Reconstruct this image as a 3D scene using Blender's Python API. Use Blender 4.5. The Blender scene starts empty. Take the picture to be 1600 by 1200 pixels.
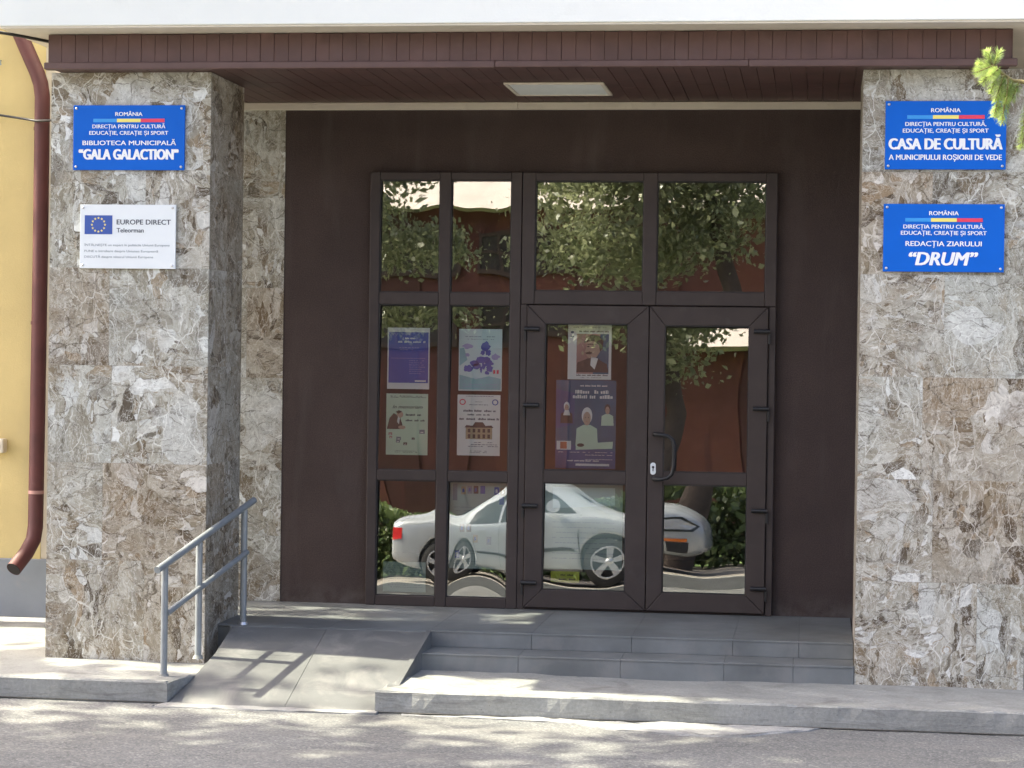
import bpy, bmesh, math, random
from math import radians, pi, sin, cos
from mathutils import Vector, Matrix, noise as mn
import numpy as np

S = bpy.context.scene
COL = S.collection
rnd = random.Random(7)

# ------------------------------------------------------------------ camera
CAM = Vector((0.0, -15.0, 1.698))
yaw, pit, rol = radians(7.777), radians(-0.659), radians(0.792)
fw = Vector((-sin(yaw) * cos(pit), cos(yaw) * cos(pit), sin(pit)))
r0 = Vector((cos(yaw), sin(yaw), 0)); u0 = r0.cross(fw)
rr = r0 * cos(rol) + u0 * sin(rol); uu = -r0 * sin(rol) + u0 * cos(rol)
cd = bpy.data.cameras.new('camera'); cam = bpy.data.objects.new('camera', cd); COL.objects.link(cam)
cd.sensor_width = 36; cd.lens = 3479.5 / 1600 * 36; cd.clip_start = 0.1; cd.clip_end = 500
M = Matrix((rr, uu, -fw)).transposed().to_4x4(); M.translation = CAM
cam.matrix_world = M
S.camera = cam

# ------------------------------------------------------------------ light
SUN_DIR = Vector((0.65, -0.05, -0.757)).normalized()
w = bpy.data.worlds.new("World"); S.world = w; w.use_nodes = True
nt = w.node_tree; nt.nodes.clear()
sky = nt.nodes.new('ShaderNodeTexSky'); sky.sky_type = 'NISHITA'; sky.sun_disc = False
sky.sun_elevation = math.asin(-SUN_DIR.z); sky.sun_rotation = math.atan2(-SUN_DIR.x, -SUN_DIR.y)
sky.altitude = 100; sky.air_density = 0.5; sky.dust_density = 6.0; sky.ozone_density = 0.0
bg = nt.nodes.new('ShaderNodeBackground'); bg.inputs[1].default_value = 0.15
wo = nt.nodes.new('ShaderNodeOutputWorld')
nt.links.new(sky.outputs[0], bg.inputs[0]); nt.links.new(bg.outputs[0], wo.inputs[0])
sl = bpy.data.lights.new('sun', 'SUN'); sl.energy = 2.8; sl.angle = radians(0.53); sl.color = (1, 0.945, 0.74)
so = bpy.data.objects.new('sun', sl); COL.objects.link(so)
so.rotation_euler = SUN_DIR.to_track_quat('-Z', 'Y').to_euler(); so.location = (-12, 0, 14)

S.view_settings.view_transform = 'Standard'; S.view_settings.look = 'None'
S.view_settings.exposure = 2.42; S.view_settings.gamma = 1.0
try:
    S.cycles.use_denoising = True; S.cycles.denoiser = 'OPENIMAGEDENOISE'
except Exception:
    pass
S.cycles.max_bounces = 10; S.cycles.transparent_max_bounces = 16

# ------------------------------------------------------------------ materials
class NT:
    def __init__(s, name):
        s.m = bpy.data.materials.new(name); s.m.use_nodes = True
        s.t = s.m.node_tree; s.t.nodes.clear()
        s.out = s.N('OutputMaterial')
    def N(s, typ, ins=None, **kw):
        n = s.t.nodes.new('ShaderNode' + typ)
        for k, v in kw.items(): setattr(n, k, v)
        if ins:
            for k, v in ins.items():
                if isinstance(v, bpy.types.NodeSocket): s.t.links.new(v, n.inputs[k])
                else: n.inputs[k].default_value = v
        return n
    def coord(s, scale=(1, 1, 1), loc=(0, 0, 0)):
        tc = s.N('TexCoord')
        return s.N('Mapping', {0: tc.outputs['Object'], 'Scale': scale, 'Location': loc}).outputs[0]
    def noise(s, vec, scale, detail=4, rough=.55, dist=0.0):
        return s.N('TexNoise', {'Vector': vec, 'Scale': scale, 'Detail': detail, 'Roughness': rough, 'Distortion': dist})
    def ramp(s, fac, stops, interp='LINEAR'):
        n = s.N('ValToRGB', {0: fac}); cr = n.color_ramp; cr.interpolation = interp
        while len(cr.elements) < len(stops): cr.elements.new(.5)
        for e, (p, c) in zip(cr.elements, stops):
            e.position = p; e.color = (c, c, c, 1) if isinstance(c, (int, float)) else (*c, 1)
        return n.outputs[0]
    def mix(s, fac, a, b, mode='MIX'):
        n = s.N('Mix', data_type='RGBA', blend_type=mode)
        for i, v in ((0, fac), (6, a), (7, b)):
            if isinstance(v, bpy.types.NodeSocket): s.t.links.new(v, n.inputs[i])
            else: n.inputs[i].default_value = v if i == 0 else (*v, 1)
        return n.outputs[2]
    def math(s, op, a, b=0.0, clamp=False):
        n = s.N('Math', operation=op, use_clamp=clamp)
        for i, v in ((0, a), (1, b)):
            if isinstance(v, bpy.types.NodeSocket): s.t.links.new(v, n.inputs[i])
            else: n.inputs[i].default_value = v
        return n.outputs[0]
    def bump(s, h, strength=.3, dist=.01):
        return s.N('Bump', {'Height': h, 'Strength': strength, 'Distance': dist}).outputs[0]
    def bsdf(s, **kw):
        names = {'color': 'Base Color', 'rough': 'Roughness', 'metal': 'Metallic', 'normal': 'Normal', 'spec': 'Specular IOR Level', 'coat': 'Coat Weight'}
        ins = {}
        for k, v in kw.items():
            if k == 'color' and not isinstance(v, bpy.types.NodeSocket): v = (*v, 1)
            ins[names[k]] = v
        n = s.N('BsdfPrincipled', ins)
        s.t.links.new(n.outputs[0], s.out.inputs[0]); s.p = n
        return s.m

def plain(name, col, rough=.5, metal=0.0, var=.12, scale=6, spec=.5, bump=0, bscale=60, grime=None):
    k = NT(name); v = k.coord()
    n = k.noise(v, scale, 5)
    lo = tuple(c * (1 - var) for c in col); hi = tuple(min(1, c * (1 + var)) for c in col)
    c = k.ramp(n.outputs[0], [(.3, lo), (.7, hi)])
    if grime:
        g = k.noise(v, grime[0], 6, .65, .6)
        c = k.mix(k.ramp(g.outputs[0], [(grime[1], 0), (grime[1] + .16, grime[2])]), c, grime[3])
    kw = dict(color=c, rough=rough, metal=metal, spec=spec)
    if bump: kw['normal'] = k.bump(k.noise(v, bscale, 4).outputs[0], bump, .004)
    return k.bsdf(**kw)

def edge0(k, vec, sc):
    e = k.N('TexVoronoi', {'Vector': vec, 'Scale': sc}, feature='DISTANCE_TO_EDGE').outputs[0]
    return k.ramp(e, [(.03, 1), (.09, 0)])

def stone_mat():
    k = NT('breccia_stone')
    v0 = k.coord()
    at = k.N('Attribute', attribute_name='tile').outputs['Vector']
    off = k.N('VectorMath', {0: at, 1: (9, 9, 9)}, operation='MULTIPLY').outputs[0]
    v = k.N('VectorMath', {0: v0, 1: off}, operation='ADD').outputs[0]
    def warp(vec, sc, amt, det=3):
        n = k.noise(vec, sc, det).outputs['Color']
        d = k.N('VectorMath', {0: n, 1: (.5, .5, .5)}, operation='SUBTRACT').outputs[0]
        d = k.N('VectorMath', {0: d, 1: (amt, amt, amt)}, operation='MULTIPLY').outputs[0]
        return k.N('VectorMath', {0: vec, 1: d}, operation='ADD').outputs[0]
    def turned(vec, ang, sc):
        m = k.N('Mapping', {0: vec, 'Rotation': (.2, ang, .1), 'Scale': sc}); return m.outputs[0]
    w1 = warp(v, 2.4, .20); w2 = warp(w1, 9, .05); w3 = warp(w2, 26, .018)
    sel = k.ramp(k.noise(v, 2.1, 2).outputs[0], [(.495, 0), (.505, 1)])           # which way the shards lie here
    def shards(sc, a, b):
        o = []
        for ang, st in ((a, (1, 1, 2.1)), (b, (2.0, 1.2, .8))):
            n = k.N('TexVoronoi', {'Vector': turned(w3, ang, st), 'Scale': sc, 'Randomness': 1.0}); o.append(n.outputs['Color'])
        return k.N('SeparateColor', {0: k.mix(sel, o[0], o[1])}).outputs
    big = k.N('SeparateColor', {0: k.N('TexVoronoi', {'Vector': w3, 'Scale': 2.7, 'Randomness': 1.0}, distance='MANHATTAN').outputs['Color']}).outputs
    mid = shards(4.3, .6, -.5); fin = shards(9.5, .9, -.3); tiny = shards(21.0, -.7, .4)
    stops = [(0, (.15, .13, .11)), (.09, (.22, .185, .145)), (.20, (.37, .345, .295)), (.36, (.31, .285, .235)), (.46, (.45, .43, .38)), (.62, (.385, .37, .33)), (.73, (.52, .51, .47)), (.83, (.35, .29, .22)), (.875, (.58, .585, .57)), (.95, (.74, .75, .74))]
    cb = k.ramp(big[0], stops, 'CONSTANT'); cm = k.ramp(mid[0], stops, 'CONSTANT'); cf = k.ramp(fin[0], stops, 'CONSTANT'); ct = k.ramp(tiny[0], stops, 'CONSTANT')
    grain = k.noise(w2, 60, 5, .7).outputs[0]
    # large clasts stay whole, the rest breaks down into finer and finer splinters
    c = k.mix(k.ramp(mid[1], [(.56, 0), (.57, 1)], 'CONSTANT'), cm, cf)
    c = k.mix(k.ramp(fin[1], [(.6, 0), (.61, .8)], 'CONSTANT'), c, ct)
    c = k.mix(k.ramp(big[1], [(.60, 0), (.61, .82)], 'CONSTANT'), c, k.mix(.25, cb, cf))
    hue = k.noise(v, 1.9, 4).outputs[0]
    c = k.mix(k.ramp(hue, [(.54, 0), (.64, .36)]), c, (.33, .26, .185))
    c = k.mix(k.ramp(hue, [(.36, .5), (.47, 0)]), c, (.50, .51, .485))
    c = k.mix(k.ramp(k.noise(w1, 7, 5, .65).outputs[0], [(.34, .6), (.46, 0)]), c, (.23, .205, .175))
    # thin pale strands and thin dark cracks along the splinters
    def line(vec, sc, at_, wd, amt):
        n = k.noise(vec, sc, 6, .62, .25).outputs[0]
        return k.ramp(k.math('ABSOLUTE', k.math('SUBTRACT', n, at_)), [(0, amt), (wd * .5, amt * .8), (wd, 0)])
    ta_ = turned(w2, .7, (1, 1, 1.9)); tb_ = turned(w2, -.6, (1.8, 1, .9))
    st_v = k.N('Mix', data_type='VECTOR'); k.t.links.new(sel, st_v.inputs[0]); k.t.links.new(ta_, st_v.inputs[4]); k.t.links.new(tb_, st_v.inputs[5]); sv = st_v.outputs[1]
    pat = k.noise(v, 5, 3).outputs[0]
    pale = k.math('MAXIMUM', k.math('MULTIPLY', line(sv, 6, .5, .011, .6), k.ramp(pat, [(.40, .1), (.58, 1)])), line(sv, 13, .48, .013, .6))
    pale = k.math('MAXIMUM', pale, k.math('MULTIPLY', line(sv, 26, .5, .02, .4), k.ramp(pat, [(.42, 1), (.6, .1)])))
    dark = k.math('MAXIMUM', line(sv, 8, .57, .008, .8), line(sv, 17, .42, .011, .7))
    def rim(vec, sc, wd, amt):
        e = k.N('TexVoronoi', {'Vector': vec, 'Scale': sc, 'Randomness': 1.0}, feature='DISTANCE_TO_EDGE').outputs[0]
        return k.ramp(e, [(0, amt), (wd * .6, amt), (wd, 0)])
    dark = k.math('MAXIMUM', dark, k.math('MULTIPLY', rim(turned(w3, .6, (1, 1, 2.1)), 4.3, .022, .65), k.ramp(k.noise(v, 6, 3).outputs[0], [(.42, 0), (.55, 1)])))
    pale = k.math('MAXIMUM', pale, k.math('MULTIPLY', rim(turned(w3, -.5, (2.0, 1.2, .8)), 4.8, .018, .65), k.ramp(k.noise(v, 4.4, 3).outputs[0], [(.46, 0), (.58, 1)])))
    c = k.mix(dark, c, (.10, .085, .07)); c = k.mix(pale, c, (.80, .80, .77))
    c = k.mix(1.0, c, k.ramp(grain, [(.25, .80), (.75, 1.12)]), 'MULTIPLY')
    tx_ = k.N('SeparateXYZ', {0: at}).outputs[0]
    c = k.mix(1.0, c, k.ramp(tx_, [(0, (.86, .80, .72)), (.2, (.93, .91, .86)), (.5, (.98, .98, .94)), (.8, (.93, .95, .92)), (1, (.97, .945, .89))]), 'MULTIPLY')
    c = k.N('BrightContrast', {'Color': c, 'Bright': .0, 'Contrast': .10}).outputs[0]
    return k.bsdf(color=c, rough=.62, spec=.25, normal=k.bump(pale, .08, .002))

def asphalt_mat():
    k = NT('worn_asphalt'); v = k.coord()
    f = k.N('TexVoronoi', {'Vector': v, 'Scale': 95.0}); sp = k.N('SeparateColor', {0: f.outputs['Color']}).outputs[0]
    c = k.ramp(sp, [(0, (.104, .107, .105)), (.45, (.137, .140, .137)), (.85, (.178, .180, .172)), (1, (.25, .25, .235))])
    big = k.noise(v, .9, 6, .6).outputs[0]
    c = k.mix(1.0, c, k.ramp(big, [(.3, .82), (.7, 1.15)]), 'MULTIPLY')
    dust = k.noise(k.coord((.5, 1.6, 1)), 1.7, 6, .6).outputs[0]
    c = k.mix(k.ramp(dust, [(.5, 0), (.75, .45)]), c, (.22, .21, .19))
    cr = k.N('TexVoronoi', {'Vector': k.N('VectorMath', {0: v, 1: k.noise(v, 3, 4).outputs['Color']}, operation='ADD').outputs[0], 'Scale': .9}, feature='DISTANCE_TO_EDGE').outputs[0]
    c = k.mix(k.ramp(cr, [(.0, .7), (.006, .0)]), c, (.06, .06, .06))
    return k.bsdf(color=c, rough=.85, spec=.3, normal=k.bump(f.outputs['Distance'], .3, .004))

def concrete_mat(name='concrete', base=(.275, .28, .262), dark=(.15, .145, .135), sc=1.0):
    k = NT(name); v = k.coord()
    n = k.noise(v, 2.5 * sc, 7, .65, .4).outputs[0]
    c = k.ramp(n, [(.3, tuple(b * .78 for b in base)), (.5, base), (.72, tuple(b * 1.15 for b in base))])
    fine = k.noise(v, 55, 4, .7).outputs[0]
    c = k.mix(1.0, c, k.ramp(fine, [(.25, .78), (.75, 1.15)]), 'MULTIPLY')
    st = k.noise(k.coord((1, 1, 7)), 3.0, 6, .7, .8).outputs[0]
    c = k.mix(k.ramp(st, [(.53, 0), (.7, .75)]), c, dark)
    pit_ = k.N('TexVoronoi', {'Vector': v, 'Scale': 26.0}).outputs['Distance']
    c = k.mix(k.ramp(pit_, [(.06, .8), (.12, 0)]), c, dark)
    h = k.math('ADD', k.math('MULTIPLY', fine, .4), st)
    return k.bsdf(color=c, rough=.85, spec=.25, normal=k.bump(h, .5, .012))

def glass_mat():
    k = NT('window_glass')
    fr = k.N('Fresnel', {'IOR': 1.5}).outputs[0]
    f = k.math('ADD', k.math('MULTIPLY', fr, .9), .235, True)
    d = k.ramp(k.noise(k.coord(), 9, 5, .7).outputs[0], [(.55, 0), (.8, .035)])
    tr = k.N('BsdfTransparent', {0: (.93, .94, .93, 1)}); gl = k.N('BsdfGlossy', {0: (.93, .95, .94, 1), 'Roughness': 0.0})
    df = k.N('BsdfDiffuse', {0: (.4, .4, .38, 1)})
    m1 = k.N('MixShader', {0: f, 1: tr.outputs[0], 2: gl.outputs[0]})
    m2 = k.N('MixShader', {0: d, 1: m1.outputs[0], 2: df.outputs[0]})
    k.t.links.new(m2.outputs[0], k.out.inputs[0]); return k.m

def leaf_mat(name, a, b, trans=.35):
    k = NT(name)
    at = k.N('Attribute', attribute_name='leaf').outputs['Fac']
    c = k.ramp(at, [(0, a), (1, b)])
    p = k.N('BsdfPrincipled', {'Base Color': c, 'Roughness': .32, 'Specular IOR Level': .6})
    t = k.N('BsdfTranslucent', {0: k.mix(.5, c, tuple(min(1, x * 1.6) for x in b))})
    mx = k.N('MixShader', {0: trans, 1: p.outputs[0], 2: t.outputs[0]})
    k.t.links.new(mx.outputs[0], k.out.inputs[0]); return k.m

def render_mat():
    k = NT('brown_render'); v = k.coord()
    c = k.ramp(k.noise(v, 2.2, 6, .6).outputs[0], [(.3, (.060, .044, .039)), (.7, (.080, .058, .051))])
    sp = k.noise(v, 150, 3, .8).outputs[0]
    c = k.mix(1.0, c, k.ramp(sp, [(.25, .55), (.5, 1.0), (.75, 1.5)]), 'MULTIPLY')
    dust = k.noise(k.coord((1.5, 1, .25)), 2.5, 6, .65, .4).outputs[0]
    c = k.mix(k.ramp(dust, [(.52, 0), (.72, .32)]), c, (.12, .10, .092))
    z = k.N('SeparateXYZ', {0: k.N('TexCoord').outputs['Object']}).outputs[2]
    lo = k.math('MULTIPLY', k.ramp(z, [(0, .55), (.16, 0)]), k.ramp(k.noise(v, 6, 6, .7).outputs[0], [(.4, 0), (.6, 1)]))
    c = k.mix(lo, c, (.15, .135, .12))
    return k.bsdf(color=c, rough=.9, spec=.2, normal=k.bump(k.noise(v, 95, 4, .7).outputs[0], .9, .006))

MAT = dict(
    stone=stone_mat(), asphalt=asphalt_mat(), concrete=concrete_mat(),
    patch=concrete_mat('cement_patch', (.30, .30, .285), (.2, .195, .18)),
    dirt=plain('gutter_grit', (.075, .07, .062), .95, var=.5, scale=30, bump=.8, bscale=90),
    slate=plain('slate_tile', (.145, .156, .156), .5, var=.26, scale=3.0, bump=.15, bscale=120, grime=(4, .50, .45, (.21, .205, .195))),
    ramp=plain('ramp_tile', (.122, .126, .124), .6, var=.18, scale=3, bump=.2, bscale=140, grime=(3, .52, .5, (.27, .26, .24))),
    yellow=plain('yellow_plaster', (.54, .43, .20), .9, var=.07, scale=2.2, bump=.5, bscale=110, grime=(1.6, .6, .25, (.45, .35, .2))),
    plinth=plain('grey_plinth', (.215, .235, .26), .8, var=.1, scale=3, bump=.2, bscale=90, grime=(4, .56, .3, (.3, .29, .27))),
    brownwall=render_mat(),
    board=plain('brown_board', (.098, .050, .043), .5, var=.2, scale=4.5, bump=.1, bscale=30, grime=(7, .58, .35, (.15, .10, .09))),
    rail_board=plain('brown_trim', (.105, .058, .051), .5, var=.15, scale=5, grime=(8, .58, .4, (.16, .12, .11))),
    pvc=plain('brown_frame_profile', (.056, .043, .0385), .55, spec=.3, var=.1, scale=7, grime=(5, .6, .25, (.11, .1, .095))),
    gasket=plain('black_gasket', (.022, .02, .02), .5),
    black=plain('black_metal', (.016, .016, .017), .38),
    glass=glass_mat(),
    white=plain('white_paint', (.79, .81, .765), .7, var=.02, scale=2.5, bump=.2, bscale=70, grime=(2.6, .6, .22, (.55, .54, .5))),
    cream=plain('cream_paint', (.66, .60, .49), .65, var=.05, scale=4, grime=(6, .6, .4, (.4, .34, .26))),
    beige=plain('beige_soffit', (.52, .46, .36), .8, var=.08, scale=4),
    pipe=plain('oxblood_pipe', (.088, .023, .021), .6, var=.18, scale=6, grime=(14, .64, .4, (.2, .12, .1))),
    mouth_shade=plain('pipe_mouth_shade', (.015, .012, .012), .9),
    steel=plain('grey_rail_paint', (.255, .278, .288), .42, .25, var=.12, scale=12, grime=(18, .6, .4, (.33, .34, .35))),
    screw=plain('zinc_screw', (.6, .6, .6), .3, .8),
    signblue=plain('sign_blue', (.001, .115, .56), .5, var=.03, spec=.2), signwhite=plain('sign_white', (.77, .81, .82), .35, var=.02),
    letter=plain('white_lettering', (.84, .85, .85), .4, var=.01), lightblue=plain('stripe_blue', (.03, .30, .74), .4, var=.02),
    yel=plain('stripe_yellow', (.86, .74, .18), .4, var=.02), red=plain('stripe_red', (.76, .045, .10), .4, var=.02),
    navy=plain('flag_navy', (.035, .09, .36), .4, var=.03), ink=plain('dark_ink', (.035, .045, .07), .5), inkgrey=plain('grey_ink', (.2, .24, .28), .5),
    paper=plain('paper_white', (.80, .81, .77), .6, var=.04), papermint=plain('paper_mint', (.58, .74, .56), .6, var=.05),
    papergreen=plain('paper_pale_green', (.36, .46, .41), .6, var=.06), paperice=plain('paper_ice', (.60, .76, .74), .6, var=.06),
    violet=plain('print_violet', (.055, .095, .42), .6, var=.06), violetlt=plain('print_lilac', (.36, .36, .60), .6), teal=plain('print_teal', (.25, .50, .53), .6, var=.15),
    bluegrey=plain('print_slate_blue', (.05, .115, .20), .6, var=.2), plum=plain('print_plum', (.06, .085, .23), .6, var=.15),
    sepia=plain('print_sepia', (.07, .04, .03), .6), rose=plain('print_rose', (.42, .23, .2), .6, var=.2), skin=plain('print_skin', (.52, .36, .27), .6), tan=plain('print_tan', (.40, .33, .2), .6), orange=plain('print_orange', (.45, .13, .05), .6), lime=plain('print_yellow', (.55, .60, .07), .6),
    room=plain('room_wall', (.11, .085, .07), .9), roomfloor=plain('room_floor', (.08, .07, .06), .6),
    carwhite=plain('car_silver_white', (.40, .43, .45), .22, .2, var=.01, spec=.6), carglass=plain('car_glass', (.025, .035, .035), .05, spec=.8), tyre=plain('tyre_rubber', (.02, .02, .02), .8),
    alloy=plain('wheel_alloy', (.55, .56, .57), .3, .6), lampglass=plain('headlamp_glass', (.5, .53, .56), .08, .3), tail=plain('tail_lamp_red', (.55, .015, .015), .2), amber=plain('indicator_amber', (.6, .16, .02), .3),
    redwall=plain('red_cladding', (.115, .036, .028), .8, var=.16, scale=1.2, grime=(2, .58, .3, (.10, .045, .03))),
    redwall2=plain('dark_red_panel', (.085, .03, .023), .8, var=.2, scale=1.2), redwall3=plain('rust_panel', (.145, .046, .031), .8, var=.2, scale=1.2),
    creamroof=plain('pale_roof_sheet', (.60, .53, .46), .6, var=.1, scale=1.5), bark=plain('tree_bark', (.085, .065, .05), .9, var=.35, scale=9, bump=.8, bscale=30),
    leafA=leaf_mat('leaf_green', (.035, .075, .018), (.13, .20, .045)), leafB=leaf_mat('leaf_bright', (.07, .10, .04), (.38, .40, .22)), leafH=leaf_mat('hedge_leaf', (.035, .07, .02), (.19, .25, .09), .25),
    needle=leaf_mat('spruce_needle', (.085, .15, .025), (.42, .52, .16), .4), twig=plain('spruce_twig', (.20, .17, .07), .8),
    farpave=concrete_mat('far_paving', (.30, .27, .23), (.2, .18, .16)), grass=plain('grass_green', (.10, .16, .04), .9, var=.4, scale=8),
    windark=plain('dark_window', (.06, .05, .045), .25),
)

# ------------------------------------------------------------------ mesh helpers
class MB:
    def __init__(s): s.v = []; s.f = []; s.mi = []; s.sm = []; s.tile = []
    def add(s, vs, fs, mi=0, smooth=False, tile=None):
        b = len(s.v); s.v += [tuple(p) for p in vs]
        for f in fs:
            s.f.append(tuple(i + b for i in f)); s.mi.append(mi); s.sm.append(smooth); s.tile.append(tile or (0, 0, 0))
        return s
    def box(s, x0, x1, y0, y1, z0, z1, mi=0, tile=None):
        vs = [(x0, y0, z0), (x1, y0, z0), (x1, y1, z0), (x0, y1, z0), (x0, y0, z1), (x1, y0, z1), (x1, y1, z1), (x0, y1, z1)]
        return s.add(vs, [(0, 3, 2, 1), (4, 5, 6, 7), (0, 1, 5, 4), (1, 2, 6, 5), (2, 3, 7, 6), (3, 0, 4, 7)], mi, tile=tile)
    def prism_y(s, poly, y0, y1, mi=0):       # polygon in x,z (counter-clockwise seen from -y), front at y0
        n = len(poly); vs = [(x, y0, z) for x, z in poly] + [(x, y1, z) for x, z in poly]
        fs = [tuple(range(n)), tuple(range(2 * n - 1, n - 1, -1))] + [(i, i + n, (i + 1) % n + n, (i + 1) % n) for i in range(n)]
        return s.add(vs, fs, mi)
    def prism_z(s, poly, z0, z1, mi=0):
        n = len(poly); vs = [(x, y, z0) for x, y in poly] + [(x, y, z1) for x, y in poly]
        fs = [tuple(range(n - 1, -1, -1)), tuple(range(n, 2 * n))] + [(i, (i + 1) % n, (i + 1) % n + n, i + n) for i in range(n)]
        return s.add(vs, fs, mi)
    def poly(s, pts, mi=0): return s.add(pts, [tuple(range(len(pts)))], mi)
    def flat(s, poly, y, mi=0): return s.add([(x, y, z) for x, z in poly], [tuple(range(len(poly)))], mi)
    def rect(s, x0, x1, z0, z1, y, mi=0): return s.flat([(x0, z0), (x1, z0), (x1, z1), (x0, z1)], y, mi)
    def tube(s, pts, r, n=12, mi=0, caps=True):
        pts = [Vector(p) for p in pts]; rs = r if isinstance(r, (list, tuple)) else [r] * len(pts)
        rings = []; up = None
        for i, p in enumerate(pts):
            a = (p - pts[i - 1]).normalized() if i else (pts[1] - p).normalized()
            b = (pts[i + 1] - p).normalized() if i < len(pts) - 1 else a
            t = (a + b).normalized(); c = max(.4, t.dot(b))
            if up is None: up = Vector((0, 0, 1)) if abs(t.z) < .9 else Vector((0, 1, 0))
            e1 = t.cross(up).normalized(); e2 = e1.cross(t).normalized(); up = e2
            rings.append([p + (e1 * cos(2 * pi * j / n) + e2 * sin(2 * pi * j / n)) * rs[i] for j in range(n)])
        base = [q for rg in rings for q in rg]; fs = []
        for i in range(len(pts) - 1):
            for j in range(n):
                k = (j + 1) % n; fs.append((i * n + j, i * n + k, (i + 1) * n + k, (i + 1) * n + j))
        s.add(base, fs, mi, True)
        if caps:
            m = len(pts) - 1
            s.add(rings[0], [tuple(range(n - 1, -1, -1))], mi); s.add(rings[m], [tuple(range(n))], mi)
        return s
    def lathe_y(s, c, prof, n=20, mi=0):       # profile of (radius, y offset) around an axis along y
        cx, cy, cz = c; vs = []; fs = []
        for r, dy in prof:
            vs += [(cx + r * cos(2 * pi * j / n), cy + dy, cz + r * sin(2 * pi * j / n)) for j in range(n)]
        for i in range(len(prof) - 1):
            for j in range(n):
                k = (j + 1) % n; fs.append((i * n + j, i * n + k, (i + 1) * n + k, (i + 1) * n + j))
        return s.add(vs, fs, mi, True)
    def build(s, name, mats, parent=None, bevel=0, segs=2, label=None):
        me = bpy.data.meshes.new(name); me.from_pydata(s.v, [], s.f)
        for m in (mats if isinstance(mats, (list, tuple)) else [mats]): me.materials.append(m)
        me.polygons.foreach_set('material_index', s.mi); me.polygons.foreach_set('use_smooth', s.sm)
        if any(t != (0, 0, 0) for t in s.tile):
            at = me.color_attributes.new('tile', 'FLOAT_COLOR', 'CORNER'); k = 0
            for p, t in zip(me.polygons, s.tile):
                for li in p.loop_indices: at.data[li].color = (*t, 1)
        me.update()
        bm = bmesh.new(); bm.from_mesh(me)
        if not name.startswith(('poster', 'lettering', 'crown', 'print')):
            pass
        bm.to_mesh(me); bm.free()
        o = bpy.data.objects.new(name, me); COL.objects.link(o)
        if parent: o.parent = parent; o.matrix_parent_inverse = parent.matrix_world.inverted()
        if bevel:
            b = o.modifiers.new('bevel', 'BEVEL'); b.width = bevel; b.segments = segs; b.limit_method = 'ANGLE'; b.angle_limit = radians(35)
        if label: o['label'] = label
        return o

def tag(o, label, cat, group=None):
    o['label'] = label; o['category'] = cat
    if group: o['group'] = group
    return o
def struct(o): o['kind'] = 'structure'; return o
def empty(name, loc, label, cat, group=None):
    o = bpy.data.objects.new(name, None); COL.objects.link(o); o.location = loc; o.empty_display_size = .2
    o.matrix_world = Matrix.Translation(loc)
    return tag(o, label, cat, group)

def text_mesh(lines, y, name, mat, parent):
    """lines: (text, x centre or left, baseline z, width, cap height, weight, shear, align); all on the plane y"""
    dg = bpy.context.evaluated_depsgraph_get()
    for (txt, x, z, wid, hgt, wt, sh, al) in lines:
        cu = bpy.data.curves.new('t', 'FONT'); cu.body = txt; cu.size = 1; cu.resolution_u = 3; cu.shear = sh
        cu.extrude = 0
        ob = bpy.data.objects.new('t', cu); COL.objects.link(ob); dg.update()
        me = bpy.data.meshes.new_from_object(ob.evaluated_get(dg))
        vs = np.array([v.co[:] for v in me.vertices]); fs = [tuple(p.vertices) for p in me.polygons]
        bpy.data.objects.remove(ob); bpy.data.curves.remove(cu); bpy.data.meshes.remove(me)
        x0, x1 = vs[:, 0].min(), vs[:, 0].max(); cap = .729
        sx = wid / (x1 - x0); sz = hgt / cap
        ox = x - wid / 2 if al == 'c' else x
        V = []; F = []; off = wt * hgt
        sx = (wid - 2 * off) / (x1 - x0); ox += off
        for q, dx, dz in ((0, 0, 0), (1, -off, off * .25), (2, off, -off * .25), (3, -off * .5, -off * .25), (4, off * .5, off * .25)):
            b = len(V); V += [(ox + dx + (p[0] - x0) * sx, y - q * .00004, z + dz + p[1] * sz) for p in vs]; F += [tuple(i + b for i in f) for f in fs]
            if wt == 0: break
        me = bpy.data.meshes.new(name); me.from_pydata(V, [], F); me.materials.append(mat); me.update()
        o = bpy.data.objects.new(name, me); COL.objects.link(o); o.parent = parent; o.matrix_parent_inverse = parent.matrix_world.inverted()

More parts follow.
